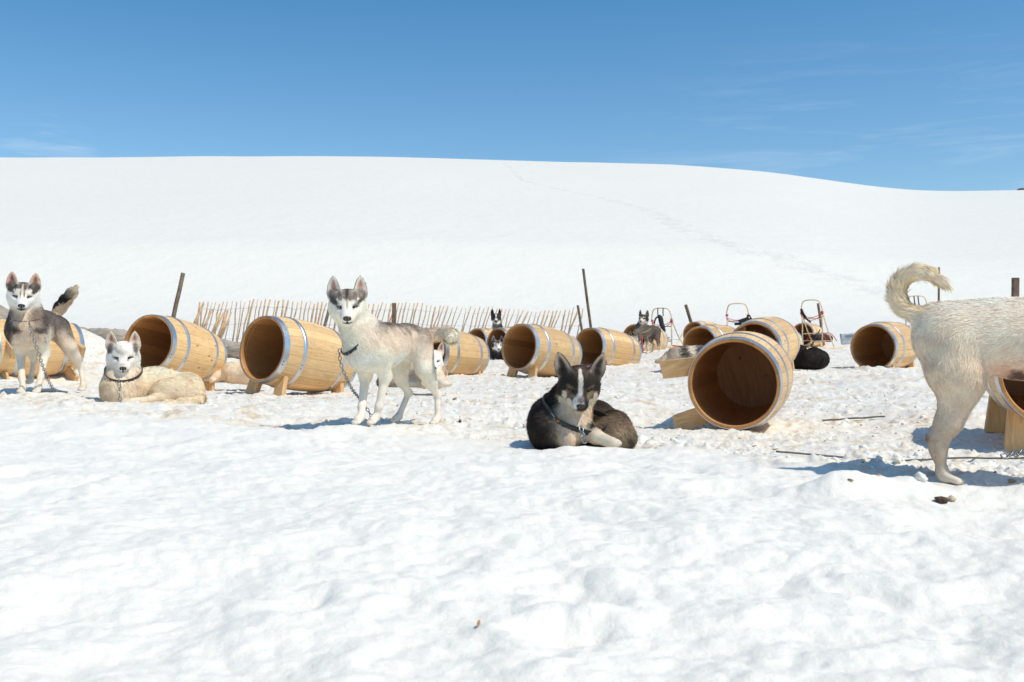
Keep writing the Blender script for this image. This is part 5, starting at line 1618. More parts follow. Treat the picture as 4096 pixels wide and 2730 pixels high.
    B = Body(); look = unit((.35, -.85, -.35)); hc = G(2978, 1360, .06)
    B.ell(hc + np.array([.0, .16, -.14]), (.13, .2, .11), (.40, .33, .26), .05, .03, (0, -.3, -1)); B.cone(hc + np.array([.0, .10, -.10]), hc + np.array([0, .04, -.02]), .10, .08, (.42, .35, .28), .05, .03, (0, 0, -1))
    head(B, hc, look, pal, earlen=.10, roll=-24)
    finish_dog('ear', B, G.o, -G.az, 'tan dog inside a barrel kennel with just one pointed ear showing', .008, 6000, (M_IRIS_BROWN, M_IRIS_BROWN), 29, wscale=1.7, noseh=.0035)
# ------------------------------------------------------------------ fence, posts, log, sleds, lines
M_STAKE = plain('stake_wood', (0.56, 0.37, 0.21), 0.75, 0, 0.25, 9)
M_POST = plain('post_wood', (0.155, 0.105, 0.072), 0.85, 0, 0.4, 14)
M_POST2 = plain('grey_post_wood', (0.20, 0.145, 0.105), 0.85, 0, 0.35, 14)
M_WIRE = plain('wire', (0.30, 0.32, 0.34), 0.5, 0.5)
M_ASH = plain('ash_wood', (0.78, 0.60, 0.37), 0.5, 0, 0.12, 12)
M_BLACK = plain('black_webbing', (0.016, 0.016, 0.018), 0.7, 0, 0.3, 60)
M_RED = plain('red_rope', (0.62, 0.05, 0.028), 0.7)
M_PINK = plain('pink_rope', (0.70, 0.07, 0.20), 0.7)
M_CABLE = plain('cable_steel', (0.13, 0.125, 0.105), 0.5, 0.6, 0.3, 200)
M_CHAIN = plain('chain_steel', (0.24, 0.25, 0.26), 0.35, 0.9)
M_ORANGE = plain('orange_print', (0.85, 0.24, 0.02), 0.6)
M_WHITEP = plain('white_print', (0.72, 0.72, 0.70), 0.6)
M_COLLAR = plain('collar_webbing', (0.018, 0.017, 0.018), 0.6, 0, 0.25, 120)

def log_material():
    m, n, b, l = mat('old_log')
    tcn = node(n, 'ShaderNodeTexCoord'); mpn = node(n, 'ShaderNodeMapping'); mpn.inputs['Scale'].default_value = (1.5, 16, 16)
    l(tcn.outputs['Object'], mpn.inputs['Vector'])
    g = node(n, 'ShaderNodeTexNoise', Scale=1.3, Detail=9.0, Roughness=0.7, Distortion=0.8); l(mpn.outputs[0], g.inputs['Vector'])
    rp = ramp(n, [(0.28, (0.09, 0.07, 0.055)), (0.42, (0.34, 0.28, 0.225)), (0.7, (0.58, 0.50, 0.42))]); l(g.outputs['Fac'], rp.inputs[0])
    l(rp.outputs[0], b.inputs['Base Color']); b.inputs['Roughness'].default_value = 0.9
    bp = node(n, 'ShaderNodeBump', Strength=0.8, Distance=0.03); l(g.outputs['Fac'], bp.inputs['Height']); l(bp.outputs[0], b.inputs['Normal'])
    return m
M_LOG = log_material()

def build_fence():
    fx = [(795, 1207), (900, 1211), (1000, 1201), (1120, 1199), (1300, 1213), (1400, 1217), (1560, 1212), (1640, 1211), (1800, 1228), (1990, 1231), (2120, 1245), (2200, 1242), (2335, 1230)]
    g = random.Random(5)
    root = empty('stake_fence', S(795, 1385, 26))
    tag(root, 'long low fence of thin leaning stakes strung on wire across the snow', 'fence')
    x = 800.0; tops = []; bots = []; mids = []
    o0 = root.location.copy()
    while x < 2338:
        Y = 25.5 + (x - 795) / 1540 * 3.0
        ty = float(np.interp(x, [a for a, _ in fx], [b for _, b in fx])) + g.uniform(-5, 5)
        lean = g.gauss(38, 9) if x > 830 else 28
        if 1750 < x: lean = g.gauss(42, 11)
        top = S(x, ty, Y); bot = S(x - lean, 1390 - (x - 800) * .012, Y + g.uniform(-.05, .05))
        mid = (top + bot) / 2 + Vector((g.uniform(-.03, .03), g.uniform(-.02, .02), 0))
        q1 = top * .75 + bot * .25 + Vector((g.uniform(-.02, .02), 0, 0))
        r = g.choice([.012, .014, .017, .020, .027])
        mb = MB(); mb.tube([bot - o0, mid - o0, q1 - o0, top - o0], [r * 1.05, r, r * .95, r * .8], 7)
        mb.build('stake', M_STAKE, root, True)
        tops.append(top); bots.append(bot); mids.append(mid)
        x += g.uniform(14, 20.4)
    for (a, b) in [(815, -75), (880, -50), (905, -46), (925, -55), (895, -70), (850, -60), (912, -38)]:
        ty = g.uniform(1228, 1290) if a > 845 else g.uniform(1212, 1225)
        Y = 25.2
        top = S(a, ty, Y); bot = S(a + b, 1385, Y + .1)
        r = g.uniform(.024, .040)
        mb = MB(); mb.tube([bot - o0, (top + bot) / 2 - o0 + Vector((g.uniform(-.03, .03), 0, 0)), top - o0], [r, r, r * .8], 7)
        mb.build('stake', M_STAKE, root, True)
    for f in (.16, .5, .82):
        mb = MB(); pts = []
        for t, b in zip(tops, bots):
            pts.append(t * (1 - f) + b * f - o0 + Vector((0, -.03, g.uniform(-.012, .012))))
        mb.tube(pts, .0045, 4); mb.build('wire', M_WIRE, root)

def post(label, top, bot, Y, r, square=False, name='post', mt=None, deep=.5):
    t = S(*top, Y); b = S(*bot, Y)
    d = (b - t).normalized()
    gz = Hs(b.x, b.y)
    k = max(0.0, (b.z - gz) / max(.2, -d.z)) + .15
    b2 = b + d * k
    mb = MB(); g = random.Random(int(top[0]))
    if square:
        up = (t - b2).normalized(); q = up.to_track_quat('Z', 'Y').to_matrix()
        Lh = (t - b2).length
        mb.box(Vector((0, 0, Lh / 2)), r * 2, r * 2, Lh, q)
        v = [Vector(p) for p in mb.V]; mb.V = []
        c = sum(v, Vector()) / 8
        mb.V = [tuple(p - c + (t - b2) / 2) for p in v]
        o = mb.build(name, mt or M_POST, None); bevel(o, .006)
    else:
        n = 6
        pts = []
        for i in range(n + 1):
            p = (t - b2) * (i / n)
            if 0 < i < n: p = p + Vector((g.uniform(-.1, .1) * r, g.uniform(-.1, .1) * r, 0))
            pts.append(p)
        pts.append((t - b2) * (1 + .01 / (t - b2).length))
        mb.tube(pts, [r * 1.06, r * 1.03, r * 1.0, r * .98, r * .97, r * .95, r * .93, r * .8], 10)
        o = mb.build(name, mt or M_POST, None, True); sharp(o, 50)
    o.location = b2
    return tag(o, label, 'post')

def build_posts():
    post('grey pole slanting right behind the leftmost upright barrel', (732, 1094), (694, 1268), 14.2, .032, mt=M_POST2)
    post('tall thin dark pole leaning left beside the right end of the stake fence', (2333, 1077), (2362, 1302), 17.0, .0245)
    post('short slanted brown post standing behind the far barrel in the middle', (2743, 1220), (2765, 1292), 24.5, .044)
    post('weathered post standing in front of the sled at right', (3272, 1214), (3284, 1300), 26.8, .037, mt=M_POST2)
    post('distant post rising behind the tail curl of the white dog', (3756, 1070), (3755, 1214), 30, .034, mt=M_POST2)
    post('square dark timber post rising over the back of the white dog', (4062, 1111), (4060, 1260), 14.5, .041, True)
    post('thick dark square stub post in the middle of the stake fence', (1577, 1212), (1575, 1300), 24.3, .048, True)
    post('brown strut leaning right behind the grey husky head', (1322, 1212), (1300, 1300), 24.5, .04, mt=M_POST2)
    post('dark crooked stick at the right end of the stake fence', (2311, 1222), (2327, 1315), 26.8, .036)

def log_mesh(name, pts, rad, label, seed=3):
    g = np.random.default_rng(seed)
    mb = MB(); n = 26
    P_ = [Vector(p) for p in pts]; o0 = P_[0].copy()
    dense = []; dr = []
    for i in range(len(P_) - 1):
        for k in range(10):
            f = k / 10
            dense.append(P_[i] * (1 - f) + P_[i + 1] * f - o0); dr.append(rad[i] * (1 - f) + rad[i + 1] * f)
    dense.append(P_[-1] - o0); dr.append(rad[-1])
    mb.tube(dense, dr, n)
    V = np.array(mb.V)
    V += (np.stack([vnoise3(V, 9, seed), vnoise3(V, 9, seed + 1), vnoise3(V, 9, seed + 2)], 1) * .035 + np.stack([vnoise3(V * [1, 6, 6], 4, seed + 3), vnoise3(V * [1, 6, 6], 4, seed + 5), vnoise3(V * [1, 6, 6], 4, seed + 4)], 1) * .025)
    mb.V = [tuple(v) for v in V]
    o = mb.build(name, M_LOG, None, True); o.location = o0
    return tag(o, label, 'log')

def build_logs():
    log_mesh('log', [S(300, 1325, 14.4), S(420, 1353, 14.1), S(560, 1372, 13.9), S(760, 1388, 13.9), S(985, 1398, 14.0)], [.05, .135, .14, .13, .11], 'long weathered grey log lying in the snow behind the cream dog')
    log_mesh('log', [S(-150, 1275, 12.4), S(-40, 1276, 12.5), S(60, 1290, 12.6), S(100, 1296, 12.7)], [.17, .165, .15, .13], 'grey split log end behind the standing husky at the left edge', 8)

def sled(label, u, ytop, Y, yaw, bag='hang', rope=M_RED, hbow=.95, wd=.25):
    top = S(u, ytop, Y)
    gz = Hs(top.x, top.y)
    base = Vector((top.x, top.y, top.z - hbow))
    root = empty('dog_sled', base); root.rotation_euler = (0, 0, R(-yaw))
    tag(root, label, 'dog sled', 'dog sleds parked on the snow')
    def arc(pts, k=8):
        """rounded polyline"""
        out = []
        P_ = [Vector(p) for p in pts]
        for i in range(len(P_) - 1):
            p0 = P_[max(0, i - 1)]; p1 = P_[i]; p2 = P_[i + 1]; p3 = P_[min(len(P_) - 1, i + 2)]
            for j in range(k):
                t = j / k
                out.append(.5 * ((2 * p1) + (p2 - p0) * t + (2 * p0 - 5 * p1 + 4 * p2 - p3) * t * t + (3 * p1 - p0 - 3 * p2 + p3) * t ** 3))
        out.append(P_[-1]); return out
    lowz = gz - base.z
    mb = MB(); mb.tube(arc([(-wd, .02, .50), (-wd * 1.06, -.02, .70), (-wd * .86, -.05, .89), (-wd * .45, -.06, .945), (wd * .45, -.06, .945), (wd * .86, -.05, .89), (wd * 1.06, -.02, .70), (wd, .02, .50)]), .0155, 8)
    mb.build('handlebow', M_ASH, root, True)
    for s in (-1, 1):
        mb = MB(); mb.tube([(s * wd, .02, lowz + .04), (s * wd, .02, .35), (s * wd, .01, .56)], .0165, 8); mb.build('stanchion', M_ASH, root, True)
        mb = MB(); mb.tube(arc([(s * wd * 1.04, .0, .66), (s * wd * 1.03, .35, .30 + lowz * .5), (s * wd, .72, lowz + .05)]), .0145, 8); mb.build('brace', M_ASH, root, True)
        mb = MB(); mb.tube(arc([(s * wd, -.75, lowz + .02), (s * wd, .0, lowz + .02), (s * wd, 1.2, lowz + .03), (s * wd, 1.55, lowz + .16), (s * wd * .9, 1.68, lowz + .34)]), .02, 8); mb.build('runner', M_ASH, root, True)
    for z in (.50, .14):
        mb = MB(); mb.tube([(-wd, .02, z), (0, .02, z + .012), (wd, .02, z)], .014, 8); mb.build('crosspiece', M_ASH, root, True)
    mb = MB()
    for k in range(7): mb.box((-wd * .8 + k * wd * 1.6 / 6, .62, lowz + .19), .05, 1.25, .014)
    mb.build('bed', M_ASH, root)
    g = random.Random(int(u))
    for z, sag, m_ in ((.60, .06, rope), (.575, .10, M_RED)):
        mb = MB(); mb.tube(arc([(-wd * 1.05, -.03, z), (-.1, -.05, z - sag), (.1, -.05, z - sag * .9), (wd * 1.05, -.03, z + .03)]), .008, 6); mb.build('rope', m_, root, True)
    for s in (-1, 1):
        mb = MB()
        for k in range(5):
            a = g.uniform(-.02, .02)
            mb.tube([(s * wd * 1.03 + .028 * math.cos(t), -.01 + .026 * math.sin(t), .62 + a + .012 * k + .006 * math.sin(2 * t)) for t in [2 * math.pi * j / 10 for j in range(10)]], .0085, 5, closed=True)
        mb.build('lashing', rope if s < 0 else M_RED, root, True)
    if bag == 'hang':
        mb = MB()
        for xx in (-.08, .06): mb.tube(arc([(xx, -.06, .96), (xx + .01, -.09, .86), (xx + .02, -.10, .76)]), [.014] * 17, 6)
        mb.tube(arc([(-.02, -.10, .78), (.02, -.12, .68), (.05, -.12, .55), (.10, -.10, .42), (.09, -.09, .33)]), [.03] * 4 + [.062] * 10 + [.058] * 8 + [.04] * 6 + [.02] * 5, 9)
        mb.tube(arc([(-.02, -.10, .76), (-.12, -.10, .70), (-.17, -.08, .58)]), .02, 6)
        mb.build('hanging_harness', M_BLACK, root, True)
    elif bag == 'bed':
        mb = MB(); mb.tube(arc([(-.02, .2, lowz + .26), (.0, .6, lowz + .27), (.0, 1.1, lowz + .24)]), [.04] + [.09] * 15 + [.04], 10)
        o = mb.build('sled_bag', M_BLACK, root, True)
        for k in range(3):
            mb = MB(); y = .25 + k * .3
            mb.tube(arc([(-wd, y, lowz + .2), (-.1, y + .05, lowz + .36), (.12, y, lowz + .36), (wd, y + .05, lowz + .18)]), .010, 6); mb.build('strap', (M_RED, M_PINK)[k % 2], root, True)
        mb = MB(); mb.tube(arc([(-wd * 1.05, -.02, .74), (-wd * .8, -.06, .62), (-wd * .3, -.07, .47), (0, -.06, .42)]), [.02] + [.035] * 12 + [.02] * 12, 7); mb.build('hanging_harness', M_BLACK, root, True)
    elif bag == 'right':
        mb = MB(); mb.box((.16, -.05, .53), .26, .10, .10, Matrix.Rotation(R(-18), 3, 'Y')); mb.box((.02, -.05, .44), .18, .08, .07); mb.tube([(wd * 1.1, -.03, .66), (wd * 1.35, -.05, .58), (wd * .7, -.06, .5)], .028, 7)
        mb.build('sled_bag', M_BLACK, root)
    elif bag == 'straps':
        mb = MB()
        for xx in (-.06, .04): mb.tube(arc([(xx, -.06, .955), (xx + .01, -.08, .83), (xx + .03, -.08, .70)]), .016, 6)
        mb.build('strap', M_BLACK, root, True)
    # snow hook and its chain
    mb = MB(); mb.tube([(wd * .8, .0, .24), (wd * .2, -.10, lowz + .10), (wd * .1, -.12, lowz + .04)], .014, 5); mb.tube([(wd * .1, -.12, lowz + .10), (wd * .5, -.2, lowz + .02), (wd * .8, -.22, lowz + .03)], .018, 5)
    mb.build('snow_hook', M_BLACK, root, True)
    return root

def build_sleds():
    sled('ash dog sled with a black harness hanging from its handlebow', 2648, 1233, 24.5, 34, 'hang', M_PINK)
    sled('ash dog sled half hidden behind barrels with a black bag over its crossbar', 2950, 1214, 25.0, 16, 'right', M_PINK)
    sled('ash dog sled with a red and black load behind the weathered post', 3248, 1197, 24.0, 40, 'bed', M_RED, .97)
    sled('ash dog sled seen through the curl of the white dog tail, two black straps', 3665, 1184, 27, 20, 'straps', M_RED)
    # pale grey case at right, half snowed under
    p = S(3404, 1362, 23.5)
    m_ = plain('grey_canvas', (0.56, 0.57, 0.59), 0.8, 0, 0.2, 20); m2 = plain('dark_canvas', (0.26, 0.265, 0.29), 0.8)
    mb = MB(); mb.box((0, 0, .05), .46, .36, .26, Matrix.Rotation(R(-6), 3, 'Y'))
    root = mb.build('equipment_case', m_, None); bevel(root, .03, 3); root.location = p; root.rotation_euler = (0, 0, R(-15))
    tag(root, 'pale grey case half sunk in the snow left of the lone barrel', 'case')
    mb = MB(); mb.box((.03, -.186, .11), .34, .012, .06, Matrix.Rotation(R(-6), 3, 'Y')); mb.box((-.232, 0, .10), .012, .30, .12, Matrix.Rotation(R(-6), 3, 'Y'))
    mb.build('flap', m2, root)

def line_on_snow(name, pts, r, label, cat, lift=.004, mt=None, drape=True, seed=1):
    P_ = [Vector(p) for p in pts]; out = []
    g = np.random.default_rng(seed)
    for i in range(len(P_) - 1):
        n = 26
        for k in range(n): out.append(P_[i].lerp(P_[i + 1], k / n))
    out.append(P_[-1])
    if drape:
        X = np.array([p.x for p in out]); Y = np.array([p.y for p in out]); Z = H(X, Y)
        ker = np.ones(15) / 15
        Z = np.convolve(np.pad(Z, 7, mode='edge'), ker, 'valid') + lift
        out = [Vector((p.x, p.y, z)) for p, z in zip(out, Z)]
    o0 = out[0].copy()
    mb = MB(); mb.tube([p - o0 for p in out], r, 7)
    o = mb.build(name, mt or M_CABLE, None, True); o.location = o0
    return tag(o, label, cat)

def chain(pts, label, link=.025, wire=.0024, name='chain'):
    P_ = [Vector(p) for p in pts]
    out = []
    for i in range(len(P_) - 1):
        p0 = P_[max(0, i - 1)]; p1 = P_[i]; p2 = P_[i + 1]; p3 = P_[min(len(P_) - 1, i + 2)]
        for j in range(20):
            t = j / 20
            out.append(.5 * ((2 * p1) + (p2 - p0) * t + (2 * p0 - 5 * p1 + 4 * p2 - p3) * t * t + (3 * p1 - p0 - 3 * p2 + p3) * t ** 3))
    out.append(P_[-1])
    cum = np.concatenate([[0], np.cumsum([(out[i + 1] - out[i]).length for i in range(len(out) - 1)])])
    n = max(2, int(cum[-1] / (link * .76)))
    o0 = out[0].copy(); mb = MB()
    for i in range(n):
        s_ = (i + .5) * cum[-1] / n
        k = min(len(out) - 2, int(np.searchsorted(cum, s_) - 1)); f = (s_ - cum[k]) / max(1e-6, cum[k + 1] - cum[k])
        c = out[k].lerp(out[k + 1], f); d = (out[k + 1] - out[k]).normalized()
        u = d.orthogonal().normalized(); u = Matrix.Rotation(R(90) * (i % 2) + .3, 3, d) @ u
        a, b = link * .5 - wire, link * .30
        ring = []
        for j in range(14):
            q = 2 * math.pi * j / 14
            cx = math.copysign(abs(math.cos(q)) ** .7, math.cos(q)); sy = math.copysign(abs(math.sin(q)) ** .7, math.sin(q))
            ring.append(c - o0 + d * a * cx + u * b * sy)
        mb.tube(ring, wire, 6, closed=True)
    o = mb.build(name, M_CHAIN, None, True); o.location = o0
    return tag(o, label, 'chain', 'chains tethering the dogs')

def build_lines():
    line_on_snow('tether_cable', [S(3105, 1805, 4.06), S(3600, 1818, 4.1), S(4096, 1828, 4.5), S(4300, 1834, 4.6)], .0042, 'twisted steel cable lying on the snow across the white dog leg', 'cable', .024)
    line_on_snow('tether_cable', [S(3290, 1606, 7.0), S(3540, 1630, 6.95)], .0062, 'short dark stretch of cable on the trampled snow left of the white dog', 'cable', .016, seed=2)
    line_on_snow('tether_cable', [S(3290, 1419, 14.0), S(3420, 1423, 13.9)], .007, 'thin line on the snow right of the curled black dog', 'cable', .02)
    line_on_snow('tether_cable', [S(80, 1560, 6.9), S(270, 1568, 6.85)], .0055, 'dark cable on the snow behind the paws of the husky at left', 'cable', .008)
    line_on_snow('tether_rope', [S(2690, 1392, 24), S(2720, 1384, 24), S(2760, 1382, 23.5)], .014, 'thin orange line curving over the snow beside the first sled', 'rope', .05, M_RED)
    chain([S(1358, 1396, 5.13), S(1362, 1450, 5.13), S(1384, 1508, 5.16), S(1412, 1562, 5.30), S(1452, 1610, 5.50), S(1480, 1655, 5.52), S(1500, 1688, 5.55)], 'steel chain running from the grey husky collar down to the snow')
    chain([S(116, 1290, 6.40), S(124, 1322, 6.36), S(144, 1382, 6.36), S(163, 1440, 6.38), S(184, 1500, 6.5), S(203, 1540, 6.62), S(219, 1563, 6.72), S(262, 1567, 6.75)], 'steel chain hanging from the husky at the left edge to the snow', .029, .0026)
    chain([S(475, 1520, 6.08), S(478, 1556, 6.03), S(480, 1596, 6.0), S(484, 1632, 6.0)], 'short chain hanging from the collar of the lying cream husky', .028, .0026)
    chain([S(2324, 1706, 4.385), S(2327, 1728, 4.37), S(2335, 1752, 4.36), S(2340, 1772, 4.36)], 'short chain with a swivel at the throat of the black dog', .034, .0032)
    chain([S(4005, 1826, 4.42), S(4045, 1820, 4.44), S(4100, 1808, 4.5), S(4170, 1800, 4.55)], 'loose chain on the cable under the barrel at the right edge', .042, .004)
    chain([S(1530, 1512, 8.6), S(1550, 1506, 8.6), S(1575, 1500, 8.6)], 'bit of chain on the snow between the legs of the grey husky', .05, .006)
    line_on_snow('leash', [S(2566, 1340, 18.72), S(2570, 1375, 18.7), S(2573, 1412, 18.72)], .009, 'red leash hanging from the slim dark dog to the snow', 'leash', 0, M_RED, False)

def build_collars():
    def put(key, c, axis, r0, width, gap, name='collar', mt=None):
        root, B = DOGS[key]
        o, info = band(B, c, axis, r0, width, .0035, name, mt or M_COLLAR, root, gap)
        return o, info, root
    G = VF(1546, 1704, 5.43); put('grey', (G(1408, 1376, -.16)), (-.72, -.28, .75), .10, .020, .002)
    G = VF(143, 1580, 6.75); put('left', (G(110, 1272, -.22)), (-.05, -.34, 1), .11, .020, -.006)
    G = VF(560, 1640, 6.35)
    c = G(494, 1492, -.045); ax = (.0, -.42, 1)
    o, (u, v, rg), root = put('cream', c, ax, .11, .022, .007)
    def print_on(o, c, ax, u, v, rg, a0, a1, wd, mt, parent, name, off=.0008):
        ax_ = unit(ax); n = 8; V = []
        for j in range(n + 1):
            a = a0 + (a1 - a0) * j / n
            r = np.interp((a % (2 * math.pi)), np.arange(len(rg) + 1) * 2 * math.pi / len(rg), np.append(rg, rg[0])) + off
            d = u * math.cos(a) + v * math.sin(a)
            for s in (-.5, .5): V.append(np.array(c) + d * r + ax_ * s * wd)
        F = np.array([(2 * j, 2 * j + 2, 2 * j + 3, 2 * j + 1) for j in range(n)])
        return mesh_np(name, np.array(V), [F], mt, parent, False)
    # angle on the collar that faces a view direction
    def ang(u, v, d): return math.atan2(np.dot(d, v), np.dot(d, u))
    a = ang(u, v, np.array([-.72, -.70, 0]))
    sg = 1 if ang(u, v, np.array([-.5, -.87, 0])) > a else -1
    print_on(o, c, ax, u, v, rg, a, a + sg * .16, .016, M_ORANGE, o, 'orange_mark')
    print_on(o, c, ax, u, v, rg, a - sg * .42, a - sg * .06, .008, M_WHITEP, o, 'printed_text')
    # black dog: webbing with its printed wording
    G = VF(2330, 1795, 4.62); Z = zoomed(2050, 1380, 3.564)(G)
    c = Z(850, 985, -.03); ax = (.30, -.42, .92)
    o, (u, v, rg), root = put('black', c, ax, .10, .026, .009)
    ax_ = unit(ax)
    a_c = ang(u, v, np.array([-.62, -.78, 0]))
    sg = 1 if ang(u, v, np.array([-.4, -.92, 0])) > a_c else -1
    def letters(body, size, a_start, dz, mt, name):
        cu = bpy.data.curves.new(name, 'FONT'); cu.body = body; cu.size = size; cu.extrude = .0002; cu.resolution_u = 2
        tmp = bpy.data.objects.new(name, cu); COL.objects.link(tmp)
        dg = bpy.context.evaluated_depsgraph_get()
        me = bpy.data.meshes.new_from_object(tmp.evaluated_get(dg))
        bpy.data.objects.remove(tmp)
        co = np.zeros(len(me.vertices) * 3); me.vertices.foreach_get('co', co); co = co.reshape(-1, 3)
        out = []
        for x, y, z in co:
            r0 = float(np.median(rg)); aa = a_start + sg * x / r0
            r = np.interp(aa % (2 * math.pi), np.arange(len(rg) + 1) * 2 * math.pi / len(rg), np.append(rg, rg[0])) + .0012 + z
            d = u * math.cos(aa) + v * math.sin(aa)
            out.append(np.array(c) + d * r + ax_ * (y + dz))
        me.vertices.foreach_set('co', np.array(out).ravel()); me.update()
        me.materials.clear(); me.materials.append(mt)
        ob = bpy.data.objects.new(name, me); COL.objects.link(ob); ob.parent = o
        return ob
    letters('non-stop', .0115, a_c - sg * .34, .001, M_WHITEP, 'printed_text')
    letters('dogwear', .0062, a_c - sg * .10, -.0075, M_WHITEP, 'printed_text')
    # orange emblem: two peaked strokes
    mb = MB(); 
    def pt(x, y):
        r0 = float(np.median(rg)); aa = a_c + sg * (.028 + x) / r0
        r = np.interp(aa % (2 * math.pi), np.arange(len(rg) + 1) * 2 * math.pi / len(rg), np.append(rg, rg[0])) + .0014
        return Vector(np.array(c) + (u * math.cos(aa) + v * math.sin(aa)) * r + ax_ * y)
    for poly in ([(-.006, -.007), (-.003, -.007), (-.001, .006), (-.004, .007)], [(-.0005, .003), (.0035, -.006), (.0055, -.006), (.001, .007)], [(.005, -.002), (.0065, .007), (.0095, .006), (.0085, -.006)]):
        b0 = len(mb.V); mb.add([pt(*q) for q in poly], [(0, 1, 2, 3)])
    mb.build('orange_emblem', M_ORANGE, o)
    # ring at the throat
    a_f = ang(u, v, np.array([.42, -.9, 0])); r = np.interp(a_f % (2 * math.pi), np.arange(len(rg) + 1) * 2 * math.pi / len(rg), np.append(rg, rg[0]))
    pc = np.array(c) + (u * math.cos(a_f) + v * math.sin(a_f)) * (r + .006) + np.array([0, 0, -.022])
    mb = MB(); mb.tube([Vector(pc) + Vector((.013 * math.cos(t), 0.004 * math.sin(t), .017 * math.sin(t))) for t in [2 * math.pi * j / 18 for j in range(18)]], .0022, 6, closed=True)
    mb.build('ring', M_CHAIN, o, True)
    G = VF(2585, 1418, 19.0); put('slim', G(2574, 1322, -.15), (-.1, -.3, 1), .09, .03, .012, mt=plain('brass_collar', (.30, .24, .10), .5, .3))

def hit_snow(x, y, t0=1.0, t1=30.0, n=1500):
    """where the sight line to a photograph point meets the snow"""
    d = np.array([(x / 4 - 512) / 1000, 1, (341 - y / 4) / 1000])
    t = t0 * (t1 / t0) ** np.linspace(0, 1, n)
    P_ = np.array([0, 0, CAMZ])[None] + t[:, None] * d
    h = P_[:, 2] < H(P_[:, 0], P_[:, 1])
    i = int(np.argmax(h)) if h.any() else n - 1
    return Vector(P_[i])

